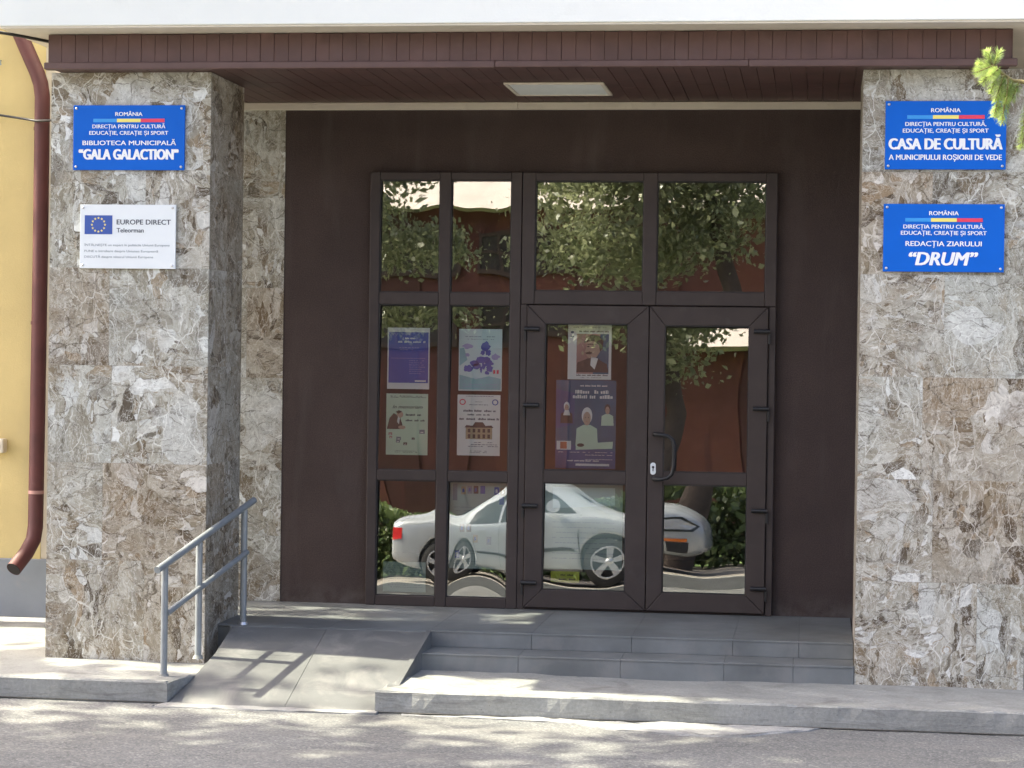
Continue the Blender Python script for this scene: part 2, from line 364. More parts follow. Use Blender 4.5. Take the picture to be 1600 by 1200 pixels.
def rough_slab(name, outline, z0, z1, mat, jit=.007, step=.07, drop=.012, seed=1):
    """slab with a worn, slightly broken upper edge; outline counter-clockwise"""
    R = random.Random(seed); pts = []
    n = len(outline)
    for i in range(n):
        a = Vector(outline[i]); b = Vector(outline[(i + 1) % n]); L = (b - a).length; k = max(1, min(140, int(L / step)))
        nrm = Vector((b.y - a.y, a.x - b.x)) / max(L, 1e-6)
        for j in range(k):
            p = a.lerp(b, j / k); pts.append((p, nrm))
    N_ = len(pts); vs = []
    def nz(p, s, o): return mn.noise(Vector((p.x * s, p.y * s, o)))
    rings = [(z0, 0.0), (z0 + (z1 - z0) * .5, 0.0), (z1 - drop, 0.0), (z1, -drop)]
    for ri, (z, inset) in enumerate(rings):
        for p, nm in pts:
            chip = max(0, nz(p, 5.5, 3.7) - .12) * .09 + max(0, nz(p, 17, 1.7)) * .030
            d = inset - (chip if ri == 3 else chip * .35 if ri == 2 else 0) + jit * (.2 if ri < 3 else .9) * nz(p, 3.0, ri * 2.0) + (jit * .6 * nz(p, 28, ri) if ri == 3 else 0)
            zz = z + (0 if ri == 0 else jit * .5 * nz(p, 7, 9 + ri)) - (chip * .45 if ri == 3 else 0)
            vs.append((p.x + nm.x * d, p.y + nm.y * d, zz))
    fs = []
    for r in range(3):
        for i in range(N_):
            k = (i + 1) % N_; fs.append((r * N_ + i, r * N_ + k, (r + 1) * N_ + k, (r + 1) * N_ + i))
    fs.append(tuple(range(3 * N_, 4 * N_)))
    mb = MB().add(vs, fs)
    return mb.build(name, mat)

# ------------------------------------------------------------------ setting
g = MB()
nx, ny = 150, 60
for (x0, x1, y0, y1, cx, cy) in [(-9, 4.5, -7, -.3, 130, 60)]:
    vs = [(x0 + (x1 - x0) * i / cx, y0 + (y1 - y0) * j / cy, -.33 + .006 * mn.noise(Vector((i * .12, j * .17, 0))) * (0 if i in (0, cx) or j in (0, cy) else 1)) for j in range(cy + 1) for i in range(cx + 1)]
    g.add(vs, [(j * (cx + 1) + i, j * (cx + 1) + i + 1, (j + 1) * (cx + 1) + i + 1, (j + 1) * (cx + 1) + i) for j in range(cy) for i in range(cx)], 0, True)
for (x0, x1, y0, y1) in [(-90, -9, -14.6, 3), (4.5, 90, -14.6, 3), (-9, 4.5, -14.6, -7), (-9, 4.5, -.3, 3)]:
    g.poly([(x0, y0, -.33), (x1, y0, -.33), (x1, y1, -.33), (x0, y1, -.33)])
struct(g.build('road', MAT['asphalt']))
struct(rough_slab('pavement', [(-11, -2.50), (-3.70, -2.50), (-3.60, -2.0), (-3.64, -1.2), (-3.7, .04), (-11, .04)], -.40, -.2, MAT['concrete'], seed=3))
struct(rough_slab('pavement', [(-2.46, -2.565), (3.6, -2.565), (3.6, .04), (-2.36, .04), (-2.40, -1.6)], -.40, -.2, MAT['concrete'], seed=5, jit=.009))
p = [(-1.16, -2.66), (-.6, -2.80), (-.30, -2.86), (-.16, -2.78), (-.12, -2.70), (.02, -2.63), (.05, -2.50), (-2.3, -2.48), (-2.3, -2.60)]
struct(rough_slab('cement_patch', [(-2.3, -2.62), (-1.3, -2.72), (-1.1, -2.86), (-.7, -2.96), (-.36, -2.95), (-.22, -2.82), (-.02, -2.7), (.1, -2.5), (-2.3, -2.47)], -.36, -.318, MAT['patch'], jit=.012, drop=.004, seed=8))
struct(rough_slab('cement_strip', [(-3.75, -2.66), (-2.44, -2.64), (-2.44, -2.5), (-3.7, -2.5)], -.36, -.319, MAT['patch'], jit=.012, drop=.004, seed=9))
def gutter(x0, x1, y, seed):
    m = MB(); n = int((x1 - x0) / .03); top = []; bot = []
    for i in range(n + 1):
        x = x0 + (x1 - x0) * i / n
        w_ = .012 + .03 * max(0, mn.noise(Vector((x * 3.1, seed, 0)))) + .014 * abs(mn.noise(Vector((x * 21, seed, 3))))
        top.append((x, y + .03, -.3215)); bot.append((x, y - w_, -.3215))
    m.add(bot + top, [(i, i + 1, n + 2 + i, n + 1 + i) for i in range(n)])
    return m.build('gutter_dirt', MAT['dirt'])
struct(gutter(-9, -3.72, -2.497, 2.5)); struct(gutter(-2.44, 3.5, -2.562, 7.5))
# across the street
struct(rough_slab('far_pavement', [(-60, -60), (60, -60), (60, -14.5), (-60, -14.5)], -.45, -.19, MAT['farpave'], step=1.0, seed=11))
struct(MB().box(-60, 60, -14.5, -14.28, -.45, -.17).build('far_kerb', MAT['concrete']))
struct(MB().poly([(-40, -40, -.184), (30, -40, -.184), (30, -21.2, -.184), (-40, -21.2, -.184)]).build('lawn', MAT['grass']))

# ------------------------------------------------------------------ entrance steps and ramp
es = empty('entrance_steps', (-1.0, -1.36, -.2), 'dark slate tiled porch landing with two low steps in front of the brown doors', 'steps')
m = MB()
m.box(-4.74, .248, -1.345, -.012, -.3, -.012)
edges = [-4.74, -4.2, -3.6, -3.0, -2.355, -1.72, -1.1, -.48, -.08, .248]
for a, b in zip(edges[:-1], edges[1:]):
    for c, d in ((-1.36, -.93), (-.927, -.47), (-.467, -.012)):
        m.box(a + .0004, b - .0004, c, d, -.012, 0.0)
for a, b in zip(edges[4:-1], edges[5:]):
    m.box(a + .001, b - .001, -1.357, -1.345, -.10, -.0125)
m.box(-3.62, -2.356, -1.42, -1.361, -.3, -.001)
m.build('landing', MAT['slate'], es, .0014, 1)
m = MB(); m.box(-2.385, .248, -1.655, -1.346, -.3, -.112)
ed2 = [-2.385, -1.76, -1.14, -.52, -.11, .248]
for a, b in zip(ed2[:-1], ed2[1:]):
    m.box(a + .001, b - .001, -1.672, -1.358, -.112, -.1005)
    m.box(a + .001, b - .001, -1.668, -1.655, -.3, -.1125)
m.build('step', MAT['slate'], es, .0014, 1)
rp = empty('access_ramp', (-3.0, -2.0, -.33), 'grey tiled access ramp rising beside the steps to the porch', 'ramp')
m = MB()
def rz(y): return -.004 + .29 * (y + 1.42) if y < -1.42 else -.004
cuts = [-2.53, -2.28, -1.83, -1.425]
xl = {-2.53: -3.69, -2.28: -3.65, -1.83: -3.60, -1.425: -3.60}
for a, b in zip(cuts[:-1], cuts[1:]):
    for (l, r) in ((None, -3.0), (-2.997, -2.40)):
        xa = xl[a] if l is None else l; xb = xl[b] if l is None else l
        ra = r if r > -2.9 and l is None or l is None else -2.44 + (a + 2.53) / 1.1 * .07
        rb = r if l is None else -2.44 + (b + 2.53) / 1.1 * .07
        e = .0015
        vs = [(xa, a + e, -.4), (ra, a + e, -.4), (rb, b - e, -.4), (xb, b - e, -.4), (xa, a + e, rz(a)), (ra, a + e, rz(a)), (rb, b - e, rz(b)), (xb, b - e, rz(b))]
        m.add(vs, [(0, 3, 2, 1), (4, 5, 6, 7), (0, 1, 5, 4), (1, 2, 6, 5), (2, 3, 7, 6), (3, 0, 4, 7)])
m.build('deck', MAT['ramp'], rp)
m = MB()
for (xo, wd) in ((-2.44, .03),):
    pts = [(-2.438, -2.52), (-2.368, -1.425)]
    vs = []
    for (x, y) in pts:
        vs += [(x, y, -.4), (x + wd, y, -.4), (x + wd, y, rz(y) + .012), (x, y, rz(y) + .012)]
    m.add(vs, [(0, 1, 2, 3), (7, 6, 5, 4), (3, 2, 6, 7), (0, 3, 7, 4), (1, 5, 6, 2)])
m.build('edge_strip', MAT['ramp'], rp)

# ------------------------------------------------------------------ the building
bd = empty('cultural_centre', (-1.7, 0, -.2), 'building with a brown recessed entrance under a white canopy on stone clad pillars', 'building')
def tiles(m, face, fixed, u0, u1, us, z0, z1, zs, t=.012, R=rnd):
    """stone slabs laid on a face: 'f' faces -y at y=fixed, 'r' faces +x, 'l' faces -x"""
    for a, b in zip(zs[:-1], zs[1:]):
        uu_ = us(a) if callable(us) else us
        for c, d in zip(uu_[:-1], uu_[1:]):
            tl = (R.random() * (1 if face == 'f' else .12), R.random(), R.random()); e = .0004  # side slabs keep the warm dark tints, imitating their dimmer light
            if face == 'f': m.box(c + e, d - e, fixed, fixed + t, a + e, b - e, tile=tl)
            elif face == 'r': m.box(fixed - t, fixed, c + e, d - e, a + e, b - e, tile=tl)
            else: m.box(fixed, fixed + t, c + e, d - e, a + e, b - e, tile=tl)
ZS = [-.2, .41, 1.015, 1.62, 2.225, 2.83, 3.433]
def pillar(x0, x1, label, bottom, sp):
    m = MB(); f, bk = -1.66, -.86
    m.box(x0 + .012, x1 - .012, f + .012, bk - .002, bottom, 3.433, tile=(.3, .4, .5))
    zs = [bottom] + ZS[1:]
    k = iter(sp)
    for a, b in zip(zs[:-1], zs[1:]):
        s_ = x0 + (x1 - x0) * next(k)
        tiles(m, 'f', f, 0, 0, [x0, s_, x1], 0, 0, [a, b])
        tiles(m, 'r', x1, 0, 0, [f + .0125, f + .42, bk], 0, 0, [a, b])
        tiles(m, 'l', x0, 0, 0, [f + .0125, f + .42, bk], 0, 0, [a, b])
    return m.build('pillar', MAT['stone'], bd, 0, 1, label)
pillar(-4.735, -3.715, 'left stone clad pillar', -.21, [.62, .35, .40, .38, .60, .62])
pillar(.25, 1.232, 'right stone clad pillar', -.21, [.72, .45, .38, .50, .42, .60])
m = MB()
m.box(-5.25, -3.66, .012, .3, -.2, 3.43, tile=(.2, .3, .4))
for a, b in zip([0.0, .45, .90, 1.54, 2.16, 2.78], [.45, .90, 1.54, 2.16, 2.78, 3.384]):
    tiles(m, 'f', -.003, 0, 0, [-5.25, -4.5, -3.95 + rnd.uniform(-.1, .15), -3.645], 0, 0, [a, b], .014)
m.build('stone_wall', MAT['stone'], bd)
# brown rendered wall with the door opening
m = MB(); OX0, OX1, OZ = -3.036, -.27, 2.962
m.box(-3.645, OX0, 0, .3, -.2, 3.384); m.box(OX1, 1.3, 0, .3, -.2, 3.384); m.box(OX0, OX1, 0, .3, OZ, 3.384); m.box(OX0, OX1, .0, .3, -.2, -.001)
m.build('entrance_wall', MAT['brownwall'], bd)
m = MB(); m.box(-5.25, -2.03, -.035, .3, 3.384, 3.434); m.box(-2.029, 1.3, -.035, .3, 3.384, 3.434)
m.build('cornice_strip', MAT['cream'], bd, .004, 2)
# left wing
m = MB(); m.box(-11, -5.385, .05, .4, .242, 4.7); m.build('yellow_wall', MAT['yellow'], bd)
m = MB(); m.box(-11, -5.25, .035, .4, -.17, .242); m.build('plinth', MAT['plinth'], bd, .006, 2)
m = MB(); m.box(-5.384, 4.5, .301, .6, 3.0, 6.0); m.box(-5.384, -5.251, .052, .3, .243, 6.0); m.box(1.3, 4.5, .0, .3, -.2, 3.43); m.build('upper_wall', MAT['beige'], bd)
# canopy
m = MB(); m.box(-4.935, 3.2, -2.06, .298, 3.664, 4.75); m.build('canopy_front', MAT['white'], bd, .006, 2)
m = MB(); m.box(-4.925, 3.19, -2.048, -.002, 3.652, 3.6635); m.build('canopy_soffit', MAT['cream'], bd)
m = MB(); x = -4.71; i = 0
while x < 1.10:
    wd = .0845 + rnd.uniform(-.006, .006)
    x1 = min(x + wd, 1.103); dy = rnd.uniform(0, .004)
    if x1 - x > .02: m.box(x + .0007, x1 - .0007, -1.80 + dy, -1.782, 3.477, 3.651 - rnd.random() * .006)
    x += wd
m.box(-4.708, 1.101, -1.782, -1.76, 3.46, 3.65)
m.box(-4.71, -4.69, -1.758, -.02, 3.46, 3.65); m.box(1.083, 1.103, -1.758, -.02, 3.46, 3.65)
m.build('fascia', MAT['board'], bd, .0016, 1)
m = MB()
xs = [-4.73, -1.93, -.42, 1.128]
for a, b in zip(xs[:-1], xs[1:]):
    d = rnd.uniform(-.003, .003); m.box(a, b - .001, -1.822 + d, -1.762, 3.434 + d, 3.476)
m.build('fascia_trim', MAT['rail_board'], bd, .008, 3)
m = MB(); x = -4.69
while x < 1.08:
    wd = .098; x1 = min(x + wd, 1.083)
    for (a, b) in ((-1.76, -.93 + rnd.uniform(-.3, .3)), (None, -.036)):
        a = last if a is None else a; last = b + .002
        m.box(x + .001, x1 - .001, a, b, 3.4345 + rnd.random() * .003, 3.452)
    x += wd
m.build('soffit', MAT['board'], bd, .0025, 1)
cl = empty('ceiling_light', (-1.66, -.8, 3.434), 'flat square ceiling light set in the brown plank soffit', 'light')
m = MB(); x0, x1, y0, y1 = -1.978, -1.345, -1.11, -.49
m.box(x0, x1, y0, y0 + .025, 3.42, 3.433); m.box(x0, x1, y1 - .025, y1, 3.42, 3.433); m.box(x0, x0 + .025, y0 + .0251, y1 - .0251, 3.42, 3.433); m.box(x1 - .025, x1, y0 + .0251, y1 - .0251, 3.42, 3.433)
m.build('frame', MAT['cream'], cl, .003, 2)
m = MB(); m.box(x0 + .026, x1 - .026, y0 + .026, y1 - .026, 3.425, 3.432); m.build('diffuser', MAT['white'], cl)

# ------------------------------------------------------------------ glazing
def grid_frame(m, X, Z, y0, y1):
    """X: solid vertical bars [(a,b)], Z: solid horizontal bars [(a,b)] butted between the verticals"""
    z0, z1 = Z[0][0], Z[-1][1]
    for a, b in X: m.box(a, b, y0, y1, z0, z1)
    for (a, b), (c, d) in zip(X[:-1], X[1:]):
        for e, f in Z: m.box(b + .0004, c - .0004, y0 + .0015, y1, e, f)
def pane(x0, x1, z0, z1, parent, tz=.0144, tx=0.0, pil=.0, y=-.024, wob=.00012, seed=0):
    nx, nz = 22, 26; vs = []
    cx, cz, hx, hz = (x0 + x1) / 2, (z0 + z1) / 2, (x1 - x0) / 2, (z1 - z0) / 2
    e = .006
    for j in range(nz + 1):
        for i in range(nx + 1):
            u = i / nx * 2 - 1; v = j / nz * 2 - 1
            yy = y + tz * v * hz + tx * u * hx - pil * (1 - u * u) * (1 - v * v) + wob * mn.noise(Vector((u * 1.3 + seed * 7, v * 1.6, seed)))
            vs.append((cx + u * (hx + e), yy, cz + v * (hz + e)))
    fs = [(j * (nx + 1) + i, j * (nx + 1) + i + 1, (j + 1) * (nx + 1) + i + 1, (j + 1) * (nx + 1) + i) for j in range(nz) for i in range(nx)]
    return MB().add(vs, fs, 0, True).build('pane', MAT['glass'], parent)
def gasket(m, x0, x1, z0, z1, y0, y1, t=.006):
    m.box(x0 - t * 0, x0 + t, y0, y1, z0, z1); m.box(x1 - t, x1, y0, y1, z0, z1); m.box(x0 + t, x1 - t, y0, y1, z0, z0 + t); m.box(x0 + t, x1 - t, y0, y1, z1 - t, z1)

# fixed side window
m = MB(); FX = [(-3.034, -2.966), (-2.553, -2.476), (-2.062, -1.99)]; FZ = [(0.0, .070), (.856, .927), (2.055, 2.140), (2.905, 2.957)]
grid_frame(m, FX, FZ, -.062, .02)
win = m.build('window', MAT['pvc'], bd, .006, 2, 'fixed window of six panes left of the doors')
wk = [dict(tz=.043, tx=-.013, pil=.0006), dict(tz=.043, tx=-.0125, pil=.0018), dict(tz=.040, tx=.0, pil=.0006), dict(tz=.040, tx=.0, pil=.0004), dict(tz=.017, tx=.001, pil=.0004), dict(tz=.017, tx=.0, pil=.0006)]
k = 0
for iz, (z0, z1) in enumerate(((.070, .856), (.927, 2.055), (2.140, 2.905))):
    for ix, (x0, x1) in enumerate(((-2.966, -2.553), (-2.476, -2.062))):
        pane(x0, x1, z0, z1, win, seed=k, **wk[k]); k += 1
for (z0, z1) in ((.070, .856), (.927, 2.055), (2.140, 2.905)):
    for (x0, x1) in ((-2.966, -2.553), (-2.476, -2.062)): m = MB(); gasket(m, x0 + .0005, x1 - .0005, z0 + .0005, z1 - .0005, -.05, -.036, .005); m.build('gasket', MAT['gasket'], win)
# fan light above the doors
m = MB(); grid_frame(m, [(-1.985, -1.897), (-1.165, -1.073), (-.347, -.272)], [(2.066, 2.159), (2.90, 2.957)], -.062, .02)
fan = m.build('transom_window', MAT['pvc'], bd, .006, 2, 'two pane window above the doors')
pane(-1.897, -1.165, 2.159, 2.90, fan, tz=.016, tx=.0, pil=.0006, seed=11); pane(-1.073, -.347, 2.159, 2.90, fan, tz=.016, tx=-.003, pil=.0006, seed=12)
m = MB(); gasket(m, -1.8965, -1.1655, 2.1595, 2.8995, -.05, -.036, .005); m.build('gasket', MAT['gasket'], fan); m = MB(); gasket(m, -1.0725, -.3475, 2.1595, 2.8995, -.05, -.036, .005); m.build('gasket', MAT['gasket'], fan)
# door frame
m = MB(); m.box(-1.988, -1.944, -.06, .02, 0, 2.064); m.box(-.318, -.272, -.06, .02, 0, 2.064); m.box(-1.943, -.319, -.05, .02, 0, .012); m.build('door_frame', MAT['pvc'], bd, .005, 2)
def leaf(x0, x1, z0, z1, gx0, gx1, panes, hx, side, label, kw):
    """one door leaf with mitred stiles and rails"""
    m = MB(); y0, y1 = -.078, -.004; top = panes[-1][1]; bot = panes[0][0]
    e = .0008
    m.prism_y([(x0, z0), (gx0 - e, bot + 0), (gx0 - e, top), (x0, z1)][::1], y0, y1) if False else None
    def quad(P): m.prism_y(P, y0, y1)
    quad([(x0, z0), (gx0, bot), (gx0, top), (x0, z1)])
    quad([(x1, z1), (gx1, top), (gx1, bot), (x1, z0)])
    quad([(x0 + .002, z0), (x1 - .002, z0), (gx1 - .001, bot), (gx0 + .001, bot)])
    quad([(gx0 + .001, top), (gx1 - .001, top), (x1 - .002, z1), (x0 + .002, z1)])
    m.box(gx0 + .0005, gx1 - .0005, y0 + .004, y1, panes[0][1], panes[1][0])
    d = m.build('door', MAT['pvc'], bd, .005, 2, label)
    for i, ((a, b), q) in enumerate(zip(panes, kw)): pane(gx0, gx1, a, b, d, seed=20 + i + int(x0 * 10), y=-.034, **q)
    for a, b in panes: m = MB(); gasket(m, gx0 + .0005, gx1 - .0005, a + .0005, b - .0005, -.075, -.066, .005); m.build('gasket', MAT['gasket'], d)
    for z in (1.90, 1.385, .705, .185):
        h = MB(); h.tube([(hx - .052, -.096, z), (hx + .052, -.096, z)], .0145, 14)
        h.box(hx - .05, hx + .05, -.094, -.079, z - .012, z + .012)
        s_ = side * .048; h.box(hx + s_ - .008, hx + s_ + .008, -.09, -.079, z - .085, z - .013)
        h.build('hinge', MAT['black'], d, .002, 1)
    return d
dl = leaf(-1.941, -1.117, .016, 2.060, -1.818, -1.256, [(.138, .861), (.948, 1.938)], -1.905, -1, 'left door leaf carrying two posters',
          [dict(tz=.039, tx=.004, pil=-.0004), dict(tz=.036, tx=.002, pil=.0003)])
dr = leaf(-1.112, -.322, .016, 2.060, -1.008, -.447, [(.138, .866), (.952, 1.934)], -.362, 1, 'right door leaf with the pull handle',
          [dict(tz=.033, tx=-.0085, pil=-.0003), dict(tz=.064, tx=.02, pil=.0003)])
m = MB()
pts = [(-1.068, -.08, 1.203), (-1.064, -.135, 1.203), (-1.02, -.15, 1.203), (-.975, -.15, 1.195), (-.945, -.15, 1.172), (-.934, -.15, 1.13), (-.932, -.15, 1.05), (-.934, -.15, .985), (-.945, -.15, .94), (-.975, -.15, .915), (-1.02, -.15, .904), (-1.064, -.135, .904), (-1.068, -.08, .904)]
m.tube(pts, .0135, 12); m.build('handle', MAT['black'], dr)
m = MB(); pl = [(-1.075 + .019 * cos(t) , .972 + .022 * (1 if sin(t) > 0 else -1) + .019 * sin(t)) for t in [2 * pi * i / 20 for i in range(20)]]
m.prism_y([(x, z) for x, z in pl], -.084, -.0785); lk = m.build('lock_plate', MAT['signwhite'], dr, .001, 1)
m = MB(); m.lathe_y((-1.075, -.0845, .982), [(.0001, -.004), (.008, -.004), (.008, .002)], 14); m.box(-1.0775, -1.0725, -.088, -.0842, .955, .982); m.build('keyhole', MAT['black'], lk)
# the dim room behind the glass
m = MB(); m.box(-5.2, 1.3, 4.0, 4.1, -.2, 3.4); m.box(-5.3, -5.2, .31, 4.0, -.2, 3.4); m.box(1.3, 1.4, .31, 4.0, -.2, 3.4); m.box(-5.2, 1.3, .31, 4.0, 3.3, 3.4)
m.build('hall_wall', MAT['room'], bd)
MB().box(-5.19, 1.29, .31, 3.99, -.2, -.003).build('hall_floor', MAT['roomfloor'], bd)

# ------------------------------------------------------------------ signs
def screws(parent, pts, y):
    for x, z in pts: MB().lathe_y((x, y, z), [(.0001, -.006), (.006, -.0055), (.008, -.003), (.008, .001)], 12).build('screw', MAT['screw'], parent)
def plaque(x0, x1, z0, z1, label, mat, skew=0.0):
    e = empty('wall_sign', ((x0 + x1) / 2, -1.68, z0), label, 'sign', 'plaques on the pillars')
    m = MB(); m.box(x0, x1, -1.683, -1.668, z0, z1); m.build('panel', MAT[mat], e, .002, 2)
    for x in (x0 + .03, x1 - .03):
        for z in (z0 + .03, z1 - .03): MB().lathe_y((x, -1.668, z), [(.009, .0), (.009, .0075)], 10).build('spacer', MAT['screw'], e)
    i = .02; screws(e, [(x0 + i, z0 + i), (x1 - i, z0 + i), (x0 + i, z1 - i), (x1 - i, z1 - i)], -1.684)
    return e
TY = -1.6845
def tricolour(e, x0, x1, z0, z1):
    d = (x1 - x0) / 3
    for i, c in enumerate(('lightblue', 'yel', 'red')): MB().box(x0 + d * i, x0 + d * (i + 1) - .0002, -1.6848, -1.6836, z0, z1).build('stripe', MAT[c], e)
def bluesign(x0, x1, z0, z1, label, lines):
    e = plaque(x0, x1, z0, z1, label, 'signblue'); W, H = x1 - x0, z1 - z0
    tricolour(e, x0 + .18 * W, x0 + .82 * W, z1 - .262 * H, z1 - .208 * H)
    L = []
    for (t, cx, base, wid, cap, wt, sh) in lines: L.append((t, x0 + cx * W, z1 - base * H, wid * W, cap * H, wt, sh, 'c'))
    text_mesh(L, TY, 'lettering', MAT['letter'], e)
bluesign(-4.584, -3.873, 2.828, 3.228, 'blue sign reading Gala Galaction high on the left pillar',
    [('ROMÂNIA', .5, .165, .245, .062, .035, 0), ('DIRECȚIA PENTRU CULTURĂ', .5, .355, .655, .06, .035, 0), ('EDUCAȚIE, CREAȚIE ȘI SPORT', .5, .455, .71, .06, .035, 0), ('BIBLIOTECA MUNICIPALĂ', .505, .615, .84, .072, .035, 0), ('“GALA GALACTION”', .5, .835, .90, .165, .075, 0)])
bluesign(.381, 1.080, 2.843, 3.245, 'blue sign reading Casa de Cultura high on the right pillar',
    [('ROMÂNIA', .5, .165, .245, .062, .035, 0), ('DIRECȚIA PENTRU CULTURĂ,', .5, .365, .67, .06, .035, 0), ('EDUCAȚIE, CREAȚIE ȘI SPORT', .5, .462, .71, .06, .035, 0), ('CASA DE CULTURĂ', .5, .705, .945, .165, .075, 0), ('A MUNICIPIULUI ROȘIORII DE VEDE', .5, .86, .935, .08, .035, 0)])
bluesign(.379, 1.079, 2.241, 2.640, 'blue sign reading Drum on the right pillar, below another blue sign',
    [('ROMÂNIA', .5, .165, .245, .062, .035, 0), ('DIRECȚIA PENTRU CULTURĂ,', .5, .362, .67, .06, .035, 0), ('EDUCAȚIE, CREAȚIE ȘI SPORT', .5, .455, .71, .06, .035, 0), ('REDACȚIA ZIARULUI', .5, .62, .63, .075, .035, 0), ('“DRUM”', .5, .90, .575, .2, .06, .22)])
x0, x1, z0, z1 = -4.534, -3.923, 2.220, 2.615
e = plaque(x0, x1, z0, z1, 'white sign with blue starred flag and Europe Direct lettering, on the left pillar', 'signwhite')
W, H = x1 - x0, z1 - z0
fl = MB().box(x0 + .05 * W, x0 + .34 * W, -1.6848, -1.6836, z1 - .465 * H, z1 - .17 * H).build('flag', MAT['navy'], e)
m = MB(); fx, fz = x0 + .195 * W, z1 - .318 * H
for i in range(12):
    a = pi / 2 + 2 * pi * i / 12; cx, cz = fx + .042 * cos(a), fz + .042 * sin(a)
    m.flat([(cx + (.0088 if j % 2 == 0 else .0036) * cos(pi / 2 + j * pi / 5), cz + (.0088 if j % 2 == 0 else .0036) * sin(pi / 2 + j * pi / 5)) for j in range(10)][::1], -1.6853)
m.build('star', MAT['yel'], fl)
text_mesh([('EUROPE DIRECT', x0 + .385 * W, z1 - .31 * H, .565 * W, .08 * H, .025, 0, 'l'), ('Teleorman', x0 + .385 * W, z1 - .435 * H, .285 * W, .072 * H, .02, 0, 'l')], TY, 'lettering', MAT['ink'], e)
text_mesh([('ÎNTÂLNEȘTE un expert în politicile Uniunii Europene', x0 + .05 * W, z1 - .65 * H, .89 * W, .036 * H, 0, 0, 'l'), ('PUNE o întrebare despre Uniunea Europeană', x0 + .05 * W, z1 - .745 * H, .77 * W, .036 * H, 0, 0, 'l'), ('DISCUTĂ despre viitorul Uniunii Europene', x0 + .05 * W, z1 - .835 * H, .72 * W, .036 * H, 0, 0, 'l')], TY, 'lettering', MAT['inkgrey'], e)

# ------------------------------------------------------------------ posters behind the glass
def wordrow(m, x0, x1, z, h, y, mi, R, fill=.8, gap=.35):
    x = x0
    while x < x1 - h:
        wl = h * R.uniform(1.2, 4.5); xe = min(x + wl, x1)
        if R.random() < fill:
            while x < xe:
                lw = h * R.uniform(.35, .7); t = R.choice((1, .72, .72, .85)); m.rect(x, min(x + lw, xe), z, z + h * t, y, mi); x += lw + h * .16
        x = max(x, xe) + h * gap * 1.6
def blob(m, cx, cz, rx, rz_, y, mi, n=18, wob=0.0, R=rnd):
    m.flat([(cx + rx * cos(2 * pi * i / n) * (1 + wob * R.uniform(-1, 1)), cz + rz_ * sin(2 * pi * i / n) * (1 + wob * R.uniform(-1, 1))) for i in range(n)], y, mi)
PY = .030
def poster(x0, x1, z0, z1, base, label, mats, draw, name='poster', cat='poster', rot=0, y=PY):
    W, H = x1 - x0, z1 - z0
    e = empty(name, ((x0 + x1) / 2, y, z0), label, cat, 'papers taped behind the glass')
    m = MB(); m.box(x0, x1, y, y + .0008, z0, z1); m.build('sheet', MAT[base], e)
    m = MB(); R = random.Random(int(abs(x0 * 1000 + z0 * 77)))
    q = lambda u, v: (x0 + u * W, z0 + v * H)
    draw(m, q, W, H, R, y)
    m.build('print', [MAT[t] for t in mats], e)
    return e
def Y(k, y=PY): return y - .0006 * (k + 1)
def P(m, q, pts, k, mi): m.flat([q(*p) for p in pts], Y(k), mi)
def Rw(m, q, u0, u1, v, h, k, mi, R, W, H, fill=.85): 
    a = q(u0, v); b = q(u1, v); wordrow(m, a[0], b[0], a[1], h * H, Y(k), mi, R, fill)
def d1(m, q, W, H, R, y):
    P(m, q, [(.03, .10), (.97, .10), (.97, .93), (.03, .93)], 0, 0)
    P(m, q, [(.1, .5), (.9, .5), (.9, .505), (.1, .505)], 1, 1)
    Rw(m, q, .42, .68, .815, .028, 1, 2, R, W, H, 1); Rw(m, q, .25, .9, .755, .032, 1, 2, R, W, H, 1)
    Rw(m, q, .28, .75, .67, .014, 1, 1, R, W, H); Rw(m, q, .3, .6, .635, .012, 1, 1, R, W, H)
    for i in range(7): Rw(m, q, .52, .9 - .1 * R.random(), .46 - .035 * i, .011, 1, 1, R, W, H)
    P(m, q, [(.66, .12), (.92, .12), (.92, .145), (.66, .145)], 1, 2)
poster(-2.918, -2.625, 1.478, 1.898, 'paper', 'violet poster with white border, upper left of the four window posters', ['violet', 'violetlt', 'paper'], d1)
def d2(m, q, W, H, R, y):
    P(m, q, [(0.02, .02), (.98, .02), (.98, .2), (.7, .24), (.4, .19), (.02, .26)], 0, 0)
    P(m, q, [(0.02, .4), (.2, .5), (.12, .7), (.02, .68)], 0, 0)
    for (cx, cz, rx, rz_) in ((.62, .72, .10, .075), (.68, .62, .06, .05), (.55, .62, .05, .04), (.55, .5, .18, .06), (.36, .45, .12, .05), (.22, .36, .10, .055), (.42, .40, .1, .045), (.58, .40, .05, .05), (.72, .36, .08, .05), (.70, .45, .1, .05), (.66, .29, .05, .03), (.52, .345, .03, .05)): blob(m, *q(cx, cz), rx * W, rz_ * H, Y(2), 1, 14, .25, R)
    for (cx, cz, rx, rz_) in ((.2, .72, .12, .04), (.85, .55, .09, .05), (.2, .58, .05, .03)): blob(m, *q(cx, cz), rx * W, rz_ * H, Y(1), 3, 12, .3, R)
    Rw(m, q, .15, .85, .87, .016, 2, 2, R, W, H); Rw(m, q, .2, .9, .83, .012, 2, 2, R, W, H)
    P(m, q, [(.80, .28), (.85, .28), (.85, .34), (.80, .34)], 2, 4); P(m, q, [(.88, .28), (.93, .28), (.93, .34), (.88, .34)], 2, 4)
    for v in (.06, .1, .2): Rw(m, q, .1, .9, v, .01, 3, 3, R, W, H)
poster(-2.422, -2.124, 1.473, 1.895, 'paperice', 'pale blue poster with a violet map, upper right of the four window posters', ['teal', 'violet', 'inkgrey', 'violetlt', 'red'], d2)
